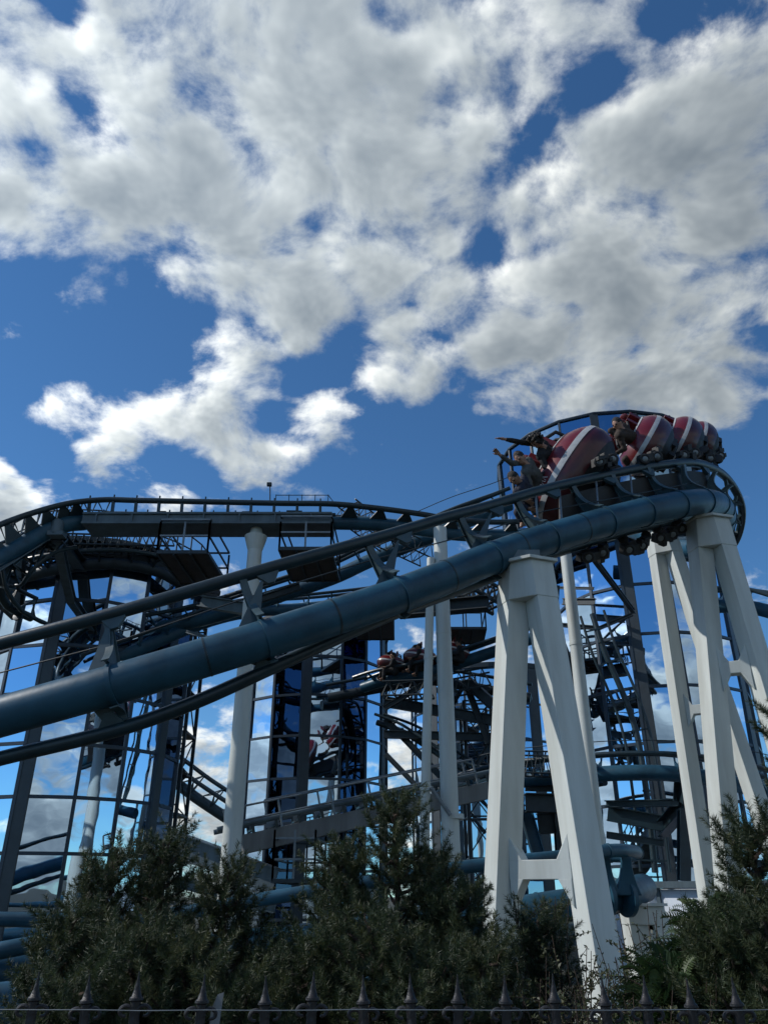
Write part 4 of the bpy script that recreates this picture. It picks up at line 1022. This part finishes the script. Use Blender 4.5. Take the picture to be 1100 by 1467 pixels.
PINES = [('pine with twin spires at far left of the hedge', 110, 1302, 4.6, .42, 1), ('tall narrow pine in front of the left tower', 156, 1212, 4.9, .34, 2),
         ('pine rising highest before the left tower edge', 233, 1186, 5.2, .40, 3), ('low pine filling the hedge under the left tower', 190, 1330, 4.2, .50, 4),
         ('pine below the tall left white column', 330, 1232, 5.0, .42, 5), ('low pine between the left group and the middle group', 378, 1352, 5.2, .34, 6), 
         ('round low pine in front of the left group', 285, 1345, 4.2, .48, 7),
         ('pine left of the tallest middle pine', 482, 1200, 4.9, .38, 8), ('tallest pine in the middle of the hedge', 562, 1126, 5.0, .42, 9),
         ('pine right of the tallest middle pine', 612, 1212, 5.3, .42, 10), ('low broad pine at the foot of the middle group', 530, 1300, 4.2, .55, 11),
         ('bushy pine beside the left leg of the front support', 660, 1268, 4.9, .40, 12), ('low pine under the middle group, left side', 446, 1352, 4.4, .36, 13),
         ('small pine between the legs of the front support', 775, 1302, 5.2, .26, 14), ('low dark pine before the left support leg', 690, 1345, 4.4, .40, 15),
         ('pine at the right edge beneath the overhanging branch', 1062, 1160, 4.3, .36, 16), ('low pine filling the lower right corner', 1030, 1320, 3.9, .46, 17),
         ('tall pine mostly outside the right edge', 1135, 985, 4.2, .34, 18), ('low pine at the far right corner under the tall one', 1095, 1290, 3.8, .42, 19), ('low pine at lower left beside the blue tubes', 125, 1385, 3.9, .40, 20),
         ('low pine beneath the pine below the white column', 350, 1402, 4.0, .44, 21), ('low pine in the middle behind the fence tips', 600, 1370, 4.0, .50, 22)]
for lb, px, yt, Y, w, sd in PINES:
    pine(lb, px, yt, Y, w, sd, dens=1.25 if yt < 1300 else 1.0, tonebase=.34+.12*((sd*37) % 10)/10)
# leafy shrubs
def shrub(label, px, ytop, Y, w, seed, nst=26, leaf=.02, mat='leaf', name='shrub', tb=.45):
    rd = np.random.default_rng(seed); top = P(px, ytop, Y); H = top.z; bx, by = top.x, Y
    t = thing(name, label, name, (bx, by, 0), 'leafy shrubs behind the fence')
    wood = MB(); LV = []; LT = []
    for i in range(nst):
        an = rd.uniform(0, 6.28); sp = rd.uniform(.1, 1)*w; h = H*rd.uniform(.62, 1.0); e = np.array([bx+math.cos(an)*sp, by+math.sin(an)*sp*.6, h]); b = np.array([bx+math.cos(an)*.05, by, 0])
        path = []
        for k in range(9):
            s = k/8; path.append(b*(1-s)+e*s+np.array([math.cos(an), math.sin(an), 0])*.10*s*s+rd.normal(0, .012, 3)*s)
        wood.tube([Vector(p) for p in path], .006, 5, .0018, cap=False)
        tn = tb+rd.normal(0, .15)
        twigs = [path]
        for q in range(7):
            j = rd.integers(3, 8); d = norm(np.array([rd.normal(), rd.normal()*.6, rd.uniform(.2, 1.2)])); L = rd.uniform(.10, .24); tw = [path[j]+d*L*s+np.array([0, 0, -.03])*s*s for s in np.linspace(0, 1, 6)]
            wood.tube([Vector(p) for p in tw], .0025, 4, .0012, cap=False); twigs.append(tw)
        for tw in twigs:
            for k in range(1, len(tw)):
                for m in range(5):
                    f = rd.random(); c = tw[k-1]*(1-f)+tw[k]*f; d = norm(np.array([rd.normal(), rd.normal(), rd.normal()*.6+.35])); s = norm(np.cross(d, rd.normal(size=3))); l = leaf*rd.uniform(.7, 1.5)
                    if c[2] < .6: continue
                    LV += [c, c+d*l*.5+s*l*.22, c+d*l, c+d*l*.5-s*l*.22]; LT.append(np.clip(tn+rd.normal(0, .12), 0, 1))
    V = np.array(LV); F = np.arange(len(V)).reshape(-1, 4); wood.build('stems', 'bark', t); mesh_np('foliage', V, F, np.array(LT), mat, t, (bx, by, 0))
for i, (lb, px, yt, Y, w) in enumerate([('wispy leafy shrub right of the front support foot', 925, 1290, 4.6, .26), ('yellowish leafy shrub below the white pyramid panels', 900, 1345, 4.2, .36), ('grey green shrub at the foot of the right support leg', 820, 1335, 4.5, .30),
                                ('thin shrub sprouting under the support crossbar', 778, 1262, 5.0, .12), ('dense low shrub before the front support', 780, 1365, 4.0, .42), ('twiggy shrub covering the foot of the right support leg', 852, 1378, 4.3, .22), ('olive shrub between support foot and fence', 888, 1392, 3.7, .30), ('broad low shrub right of the support', 870, 1390, 3.8, .40), ('low shrub below the feathery cypress', 960, 1385, 4.0, .36), ('low leafy shrub beside the left support leg', 722, 1380, 4.1, .34)]):
    shrub(lb, px, yt, Y, w, 40+i, nst=10 if w < .2 else 30, tb=.55 if i in (1, 5, 4) else .4)
def cypress(label, px, ytop, Y, w, seed):
    rd = np.random.default_rng(seed); top = P(px, ytop, Y); H = top.z; bx, by = top.x, Y
    t = thing('cypress_bush', label, 'cypress', (bx, by, 0), 'leafy shrubs behind the fence'); wood = MB(); LV = []; LT = []
    wood.tube([(bx, by, 0), (bx, by, H*.8)], .03, 6, .01)
    for i in range(150):
        u = rd.random(); an = rd.uniform(0, 6.28); el = rd.uniform(-.2, 1.4); rr = w*(.5+.5*rd.random())
        c = np.array([bx+math.cos(an)*math.cos(el)*rr*.6, by+math.sin(an)*math.cos(el)*rr*.6, H-w*1.0+math.sin(el)*rr*.8])
        d = norm(np.array([math.cos(an)*math.cos(el), math.sin(an)*math.cos(el), math.sin(el)*.7])); L = rd.uniform(.14, .26); s = norm(np.cross(d, rd.normal(size=3))); tn = rd.uniform(.2, .8)
        droop = lambda x: c+d*L*x+np.array([0, 0, -.10*x*x])
        wood.tube([Vector(droop(x)) for x in (0, .5, 1)], .003, 4, .001, cap=False)
        for k in range(13):
            x = k/12; q = droop(x)
            for sg in (-1, 1):
                l = .055*(1-.6*x); e = q+s*sg*l+d*l*.7+np.array([0, 0, -.012]); wv = norm(np.cross(s, d))*.003+d*.004
                LV += [q-wv, q+wv, e+wv*.4, e-wv*.4]; LT.append(np.clip(tn+rd.normal(0, .1), 0, 1))
                for kk in (.4, .7):
                    q2 = q*(1-kk)+e*kk; e2 = q2+d*l*.45; w2 = s*.003; LV += [q2-w2, q2+w2, e2+w2*.5, e2-w2*.5]; LT.append(tn)
    V = np.array(LV); F = np.arange(len(V)).reshape(-1, 4); wood.build('trunk', 'bark', t); mesh_np('foliage', V, F, np.array(LT), 'thuja', t, (bx, by, 0))
cypress('feathery green cypress bush in front of the white panels', 1018, 1296, 4.3, .30, 90)
cypress('second feathery cypress bush lower and left of the first', 958, 1372, 4.1, .28, 91)
# ------------------------------------------------------------------ iron fence
FY = 2.15
FX = [-14, 57, 129, 200, 294, 381, 450, 520, 587, 655, 722, 791, 861, 921, 983, 1047, 1112]
def finial():
    """fleur-de-lis, unit: tip at z=0 going down"""
    prof = [(0, .0015), (-.02, .003), (-.045, .0075), (-.062, .0125), (-.066, .017), (-.072, .018), (-.076, .013), (-.09, .0125), (-.12, .011), (-.145, .013), (-.17, .009), (-.20, .010)]
    mb = MB(); mb.loft([[Vector((math.cos(k*math.pi/5)*r, math.sin(k*math.pi/5)*r*.8, z)) for k in range(10)] for z, r in prof])
    for s in (-1, 1):
        for z0, flip, sc in ((-.118, 1, 1.0), (-.152, -1, .75)):
            pts = []
            for k in range(15):
                a = -1.2+k/14*4.6; rr = (.019*(1-k/14*.55))*sc
                cx = s*(.024*sc); cz = z0+flip*.016*sc
                pts.append(Vector((cx+s*math.sin(a)*rr*1.0, -.002, cz+flip*(math.cos(a)*rr))))
            mb.tube([Vector((s*.006, 0, z0-flip*.02*sc))]+pts, .0066*sc, 8, .004*sc)
    return mb
fz = [P(x, 1395, FY).z for x in FX]; ztip = sum(fz)/len(fz)
ft = thing('iron_fence', 'dark cast iron fence with fleur-de-lis spear tips along the bottom', 'fence', (0, FY, 0))
base = finial(); f0 = None
tipy = {57: 1392, 129: 1396, 200: 1392, 294: 1396, 381: 1398, 450: 1392, 520: 1397, 587: 1395, 655: 1396, 722: 1397, 791: 1395, 861: 1399, 921: 1397, 983: 1402, 1047: 1400}
for i, x in enumerate(FX):
    p = P(x, tipy.get(x, 1396), FY)
    if f0 is None:
        f0 = MB(); f0.v, f0.f = [tuple(Vector(v)) for v in base.v], base.f
        _wm[ft.name] = None; fo = f0.build('finial', 'iron', ft); _wm.pop(ft.name)
        ob = fo
    else: ob = fo.copy(); COL.objects.link(ob)
    ob.location = Vector((p.x, 0, p.z)); ob.scale = (.92, 1.0, .80); ob.rotation_euler = (0, R(random.uniform(-2, 2)), R(random.uniform(-12, 12)))
    mb = MB(); mb.box((p.x, FY, (p.z-.2)/2), .009, .009, (p.z-.2)/2); mb.build('picket', 'iron', ft, smooth=False)
mb = MB(); mb.box((0, FY, ztip-.30), 3, .012, .014); mb.build('fence_rail', 'iron', ft, smooth=False)
mb = MB(); mb.box((0, FY, .2), 3, .012, .014); mb.build('fence_rail', 'iron', ft, smooth=False)
w = MB(); w.tube([P(-40, 1446, FY-.02)]+[P(x, 1447+random.uniform(-1, 1), FY-.02) for x in FX[1:]]+[P(1160, 1449, FY-.02)], .0011, 5)
tag(w.build('fence_wire', 'galv'), 'thin wire strung along the fence tips', 'wire')
w = MB(); a = P(310, 1440, 2.6); w.prism([a+Vector((-.015, 0, -.06)), a+Vector((.012, 0, -.06)), a+Vector((.017, .01, .03)), a+Vector((.0, .01, .025)), a+Vector((-.013, 0, -.01))], Vector((0, .004, 0)))
tag(w.build('label_tag', 'beam', smooth=False), 'small pale plate behind the fourth fence tip from the left', 'plate')
# ------------------------------------------------------------------ sky & light
SUN_AZ, SUN_EL = R(-88), R(40)     # azimuth from +Y (view), negative = left
sdir = Vector((math.sin(SUN_AZ)*math.cos(SUN_EL), math.cos(SUN_AZ)*math.cos(SUN_EL), math.sin(SUN_EL)))
ld = bpy.data.lights.new('sun', 'SUN'); ld.energy = 3.5; ld.angle = R(.53); ld.color = (1, .96, .90)
lo = bpy.data.objects.new('sun', ld); COL.objects.link(lo); lo.rotation_euler = sdir.to_track_quat('Z', 'Y').to_euler()
BLOBS = [  # px, py, radius px, weight
 (30, 60, 110, .8), (60, 190, 80, .7), (10, 240, 70, .5), (250, 90, 170, 1.5), (180, 230, 130, 1.3), (330, 230, 180, 1.6), (470, 160, 160, 1.3), (560, 250, 150, 1.3), (440, 330, 140, 1.3), (300, 390, 70, .5), (600, 340, 90, .6),
 (430, 450, 75, 1.0), (310, 500, 70, 1.0), (360, 560, 45, .45), (120, 340, 75, .65), (60, 300, 60, .5), (180, 430, 60, .5), (95, 455, 45, .35), (150, 490, 50, .35), (270, 470, 50, .4), (640, 70, 60, .6), (720, 180, 60, .45), (590, 490, 75, 1.2), (610, 540, 45, .8),
 (760, 60, 120, .55), (820, 180, 90, .55), (700, 160, 60, .4), (890, 60, 60, .4), (820, 300, 150, 1.1), (760, 420, 120, 1.1), (900, 450, 140, 1.3), (1000, 300, 150, .9), (950, 180, 110, .7), (1070, 120, 110, .8), (1080, 450, 100, .6), (850, 550, 80, .7), (720, 520, 60, .6), (1060, 570, 75, .8), (980, 590, 50, .5), (900, 60, 100, .4),
 (145, 600, 70, 1.2), (90, 580, 40, .7), (235, 688, 48, 1.1), (330, 610, 80, 1.3), (240, 590, 65, 1.0), (380, 650, 45, .9), (280, 540, 50, .7), (460, 610, 42, .9), (445, 580, 30, .6), (15, 695, 65, 1.2), (0, 660, 40, .5), (690, 660, 16, .2),
 (-120, 100, 180, .8), (1230, 250, 200, .8), (550, -150, 250, .7), (100, -150, 200, .8), (1000, -150, 250, .6),
 (290, 1050, 60, .7), (300, 1130, 80, .9), (280, 1210, 70, .8), (595, 915, 34, .6), (620, 1050, 90, 1.0), (700, 1000, 80, .8), (640, 1180, 90, .8), (770, 880, 40, .5), (760, 1100, 90, .8), (250, 1300, 70, .9), (10, 900, 60, .7), (880, 1200, 80, .4), (600, 1280, 150, .6), (330, 870, 60, .5), (700, 800, 60, .5), (1080, 870, 50, .7)]
NEG = [(80, 15, 34, .9), (105, 150, 34, .9), (60, 225, 40, .8), (110, 200, 26, .6), (640, 120, 28, .6), (735, 215, 36, .8), (690, 350, 40, .8), (700, 270, 30, .4), (580, 45, 34, .7), (440, 60, 30, .5), (450, 320, 26, .6), (190, 360, 36, .7), (1085, 465, 32, .8), (830, 130, 40, .5), (700, 120, 34, .5), (505, 485, 38, .9), (480, 520, 30, .6), (640, 310, 26, .5), (210, 500, 90, 1.3), (130, 530, 60, 1.0), (390, 600, 26, .5), (215, 640, 26, .6), (80, 650, 40, .8), (285, 665, 24, .6), (235, 648, 26, .7), (60, 560, 50, .6), (300, 450, 30, .4), (440, 540, 40, .7), (60, 640, 40, .6), (280, 430, 35, .45), (590, 425, 26, .4), (870, 110, 30, .4), (930, 30, 30, .4), (540, 20, 26, .4), (820, 450, 20, .3), (550, 700, 80, .5)]

def sky_dome():
    """cloud layer on a huge dome: coverage is stored per vertex, billows come from noise nodes; where there is no cloud the sky shows through"""
    na, ne = 720, 190; Rd = 2800.0
    az = np.linspace(-math.pi, math.pi, na, endpoint=False); el = np.radians(np.concatenate([[-2], np.linspace(-.5, 89.5, ne-1)]))
    A, E = np.meshgrid(az, el); D = np.stack([np.sin(A)*np.cos(E), np.cos(A)*np.cos(E), np.sin(E)], -1).reshape(-1, 3)
    def warp(D):
        q = D/(np.maximum(D[:, 2:], 0)+.38); out = np.empty_like(q)
        for i in range(len(q)):
            v = mnoise.turbulence_vector(Vector(q[i]*3.0), 3, False); out[i] = v
        return D+.022*out
    W = warp(D)
    def cover(W, D):
        c = np.zeros(len(W)); ng = np.zeros(len(W))
        for lst, sg in ((BLOBS, 1), (NEG, -1)):
            for px, py, r, wt in lst:
                d = np.array(dirpx(px, py)); k = np.linalg.norm(d); d = d/k; rad = r*1.7/FPX/k
                x = np.clip(1-np.linalg.norm(W-d, axis=1)/rad, 0, 1); c, ng = (c+wt*x*x*(3-2*x), ng) if sg > 0 else (c, ng+.62*wt*x*x*(3-2*x))
        c = np.maximum(.80*(1-np.exp(-c*1.15))-ng, -.6)
        f = np.clip((D@np.array(FW)-.5)/.2, 0, 1); f = f*f*(3-2*f)
        q = D/(np.maximum(D[:, 2:], 0)+.38)
        bn = np.array([mnoise.fractal(Vector(p*1.5+np.array([3.3, 1.7, .2])), 1.0, 2.0, 3) for p in q])
        b = np.clip(bn*1.6+.02+.10*np.clip(1-D[:, 2]/.5, 0, 1), -.5, .8)-.8*np.clip((D[:, 2]-.75)/.15, 0, 1)*(D[:, 1] < .3)
        for a_, e_, r_, w_ in ((-80, 14, 13, 1.2), (-60, 12, 12, 1.1), (138, 14, 15, .95), (157, 16, 14, .9), (180, 6, 12, .9), (172, 30, 10, .5), (95, 12, 9, .5), (-121, 12, 9, .55), (120, 34, 12, .5), (-103, 5, 8, .5), (-140, 22, 9, .4)):
            q_ = np.array([math.sin(R(a_))*math.cos(R(e_)), math.cos(R(a_))*math.cos(R(e_)), math.sin(R(e_))])
            b = b+w_*np.exp(-(np.degrees(np.arccos(np.clip(D@q_, -1, 1)))/r_)**2)
        b = np.clip(b, -.6, .85)
        sd = np.clip(1-np.degrees(np.arccos(np.clip(D@np.array(sdir), -1, 1)))/20, 0, 1); b = b*(1-np.clip(sd*2.5, 0, 1))-.9*np.clip(sd*2.5, 0, 1)
        return c*f+b*(1-f)
    C0 = cover(W, D)
    me = bpy.data.meshes.new('sky'); V = D*Rd; j, i = np.meshgrid(np.arange(na), np.arange(ne-1))
    k = (j+1) % na; F = np.stack([i*na+j, (i+1)*na+j, (i+1)*na+k, i*na+k], -1).reshape(-1, 4)
    nv = len(V); me.vertices.add(nv+1); VV = np.vstack([V, [[0, 0, Rd]]]); me.vertices.foreach_set('co', VV.astype(np.float32).ravel())
    top = np.stack([(ne-1)*na+np.arange(na), np.full(na, nv), (ne-1)*na+(np.arange(na)+1) % na], -1)
    nl = F.size+top.size; me.loops.add(nl); me.loops.foreach_set('vertex_index', np.concatenate([F.ravel(), top.ravel()]).astype(np.int32))
    npoly = len(F)+len(top); me.polygons.add(npoly)
    me.polygons.foreach_set('loop_start', np.concatenate([np.arange(len(F))*4, F.size+np.arange(len(top))*3]).astype(np.int32)); me.polygons.foreach_set('loop_total', np.concatenate([np.full(len(F), 4), np.full(len(top), 3)]).astype(np.int32))
    me.update(calc_edges=True)
    at = me.attributes.new('coverage', 'FLOAT', 'POINT'); at.data.foreach_set('value', np.append(C0, C0[-1]).astype(np.float32))
    # coverage a little way toward the light, for self shadowing
    ts = np.array(LIGHTDIR); C1 = C0.reshape(ne, na)
    E2 = norm(D+ts*.05); a2 = np.arctan2(E2[:, 0], E2[:, 1]); e2 = np.degrees(np.arcsin(E2[:, 2]))
    jj = ((a2+math.pi)/(2*math.pi)*na); ii = np.clip((e2+.5)/(90/(ne-2))+1, 0, ne-1.001)
    j0 = np.floor(jj).astype(int); i0 = np.floor(ii).astype(int); fj = jj-j0; fi = ii-i0
    g = lambda a, b: C1[np.clip(a, 0, ne-1), b % na]
    S = (g(i0, j0)*(1-fj)+g(i0, j0+1)*fj)*(1-fi)+(g(i0+1, j0)*(1-fj)+g(i0+1, j0+1)*fj)*fi
    at = me.attributes.new('coverage_sunward', 'FLOAT', 'POINT'); at.data.foreach_set('value', np.append(S, S[-1]).astype(np.float32))
    me.shade_smooth()
    m = bpy.data.materials.new('cloud_layer'); m.use_nodes = True; nt = m.node_tree; N = nt.nodes; Lk = nt.links; N.clear()
    def nm(op, a, b=None, c=None, clamp=False):
        n = N.new('ShaderNodeMath'); n.operation = op; n.use_clamp = clamp
        for i, x in enumerate((a, b, c)):
            if x is None: continue
            if isinstance(x, (int, float)): n.inputs[i].default_value = x
            else: Lk.new(x, n.inputs[i])
        return n.outputs[0]
    def vm(op, a, b=None, scale=None):
        n = N.new('ShaderNodeVectorMath'); n.operation = op
        for i, x in enumerate((a, b)):
            if x is None: continue
            if isinstance(x, tuple): n.inputs[i].default_value = x
            else: Lk.new(x, n.inputs[i])
        if scale is not None:
            if isinstance(scale, (int, float)): n.inputs['Scale'].default_value = scale
            else: Lk.new(scale, n.inputs['Scale'])
        return n.outputs['Vector']
    tc = N.new('ShaderNodeTexCoord'); v = vm('NORMALIZE', tc.outputs['Object'])
    def density(v, attr, fine=True):
        sp = N.new('ShaderNodeSeparateXYZ'); Lk.new(v, sp.inputs[0])
        pc = vm('SCALE', v, scale=nm('DIVIDE', 1.0, nm('ADD', nm('MAXIMUM', sp.outputs[2], 0.0), .38)))
        def noise(vec, scale, detail, rough, dist=0.0):
            n = N.new('ShaderNodeTexNoise'); Lk.new(vec, n.inputs['Vector']); n.inputs['Scale'].default_value = scale; n.inputs['Detail'].default_value = detail; n.inputs['Roughness'].default_value = rough; n.inputs['Distortion'].default_value = dist; return n.outputs[0]
        n1 = noise(pc, 8.0, 9 if fine else 4, .62, .2)
        vo = N.new('ShaderNodeTexVoronoi'); vo.feature = 'F1'; vo.inputs['Scale'].default_value = 12; vo.inputs['Detail'].default_value = 1.0; vo.inputs['Roughness'].default_value = .5
        wn = N.new('ShaderNodeTexNoise'); Lk.new(pc, wn.inputs['Vector']); wn.inputs['Scale'].default_value = 9; wn.inputs['Detail'].default_value = 2
        Lk.new(vm('ADD', pc, vm('SCALE', vm('SUBTRACT', wn.outputs['Color'], (.5, .5, .5)), scale=.10)), vo.inputs['Vector'])
        at = N.new('ShaderNodeAttribute'); at.attribute_name = attr
        base = nm('ADD', at.outputs['Fac'], nm('MULTIPLY', nm('SUBTRACT', n1, .5), NOISE_AMP))
        if fine: base = nm('ADD', base, nm('MULTIPLY', nm('SUBTRACT', .40, vo.outputs['Distance']), BILLOW))
        return nm('SUBTRACT', base, THRESH)
    d0 = density(v, 'coverage'); d1 = density(vm('ADD', v, tuple(Vector(LIGHTDIR)*.022)), 'coverage_sunward', False)
    def mr(x, a, b, c, d):
        n = N.new('ShaderNodeMapRange'); n.interpolation_type = 'SMOOTHSTEP'; Lk.new(x, n.inputs[0])
        for i, q in enumerate((a, b, c, d)): n.inputs[i+1].default_value = q
        return n.outputs[0]
    alpha = mr(d0, -.08, .50, 0, 1)
    tau = nm('ADD', nm('MULTIPLY', nm('MAXIMUM', d1, 0.0), 1.25), nm('MULTIPLY', nm('MAXIMUM', d0, 0.0), .30))
    lit = nm('EXPONENT', nm('MULTIPLY', tau, -1.25))
    # dense cores glow through where lobes catch light
    cr = N.new('ShaderNodeValToRGB'); Lk.new(lit, cr.inputs[0]); e = cr.color_ramp.elements
    e[0].position = .0; e[0].color = (.10, .13, .17, 1); e[1].position = .95; e[1].color = (.86, .88, .85, 1)
    q = e.new(.14); q.color = (.17, .205, .24, 1); q = e.new(.45); q.color = (.40, .44, .46, 1)
    em = N.new('ShaderNodeEmission'); Lk.new(cr.outputs[0], em.inputs[0]); dp = N.new('ShaderNodeVectorMath'); dp.operation = 'DOT_PRODUCT'; Lk.new(v, dp.inputs[0]); dp.inputs[1].default_value = tuple(sdir)
    glow = nm('MULTIPLY', mr(dp.outputs['Value'], .1, .98, CLOUD_GAIN*.93, CLOUD_GAIN*1.55), 1.0); Lk.new(glow, em.inputs[1])
    tr = N.new('ShaderNodeBsdfTransparent'); mx = N.new('ShaderNodeMixShader'); Lk.new(alpha, mx.inputs[0]); Lk.new(tr.outputs[0], mx.inputs[1]); Lk.new(em.outputs[0], mx.inputs[2])
    out = N.new('ShaderNodeOutputMaterial'); Lk.new(mx.outputs[0], out.inputs[0])
    try: m.cycles.emission_sampling = 'NONE'
    except Exception as ex: print(ex)
    me.materials.append(m); o = bpy.data.objects.new('sky', me); COL.objects.link(o); tag(o, kind='structure')
def build_world():
    w = bpy.data.worlds.new('World'); scene.world = w; w.use_nodes = True; nt = w.node_tree; N = nt.nodes; Lk = nt.links; bg = N['Background']
    sky = N.new('ShaderNodeTexSky'); sky.sky_type = 'NISHITA'; sky.sun_disc = False; sky.sun_elevation = SUN_EL; sky.sun_rotation = SUN_AZ; sky.altitude = 1200; sky.air_density = 1.0; sky.dust_density = .0; sky.ozone_density = 1.3
    hs = N.new('ShaderNodeMix'); hs.data_type = 'RGBA'; hs.blend_type = 'MULTIPLY'; hs.inputs[0].default_value = 1; hs.inputs[7].default_value = (.50, .88, 1.16, 1); Lk.new(sky.outputs[0], hs.inputs[6]); Lk.new(hs.outputs[2], bg.inputs[0]); bg.inputs[1].default_value = .105
CLOUD_GAIN = 1.3; THRESH = .13; NOISE_AMP = 2.3; BILLOW = .45; LIGHTDIR = tuple((sdir*.8+Vector((0, 0, .5))).normalized())
sky_dome(); build_world()
scene.view_settings.view_transform = 'Standard'; scene.view_settings.look = 'None'; scene.view_settings.exposure = 0.0; scene.view_settings.gamma = 1
scene.render.engine = 'CYCLES'; scene.cycles.use_adaptive_sampling = True; scene.cycles.adaptive_threshold = .02; scene.cycles.max_bounces = 6; scene.cycles.glossy_bounces = 5; scene.cycles.use_denoising = True
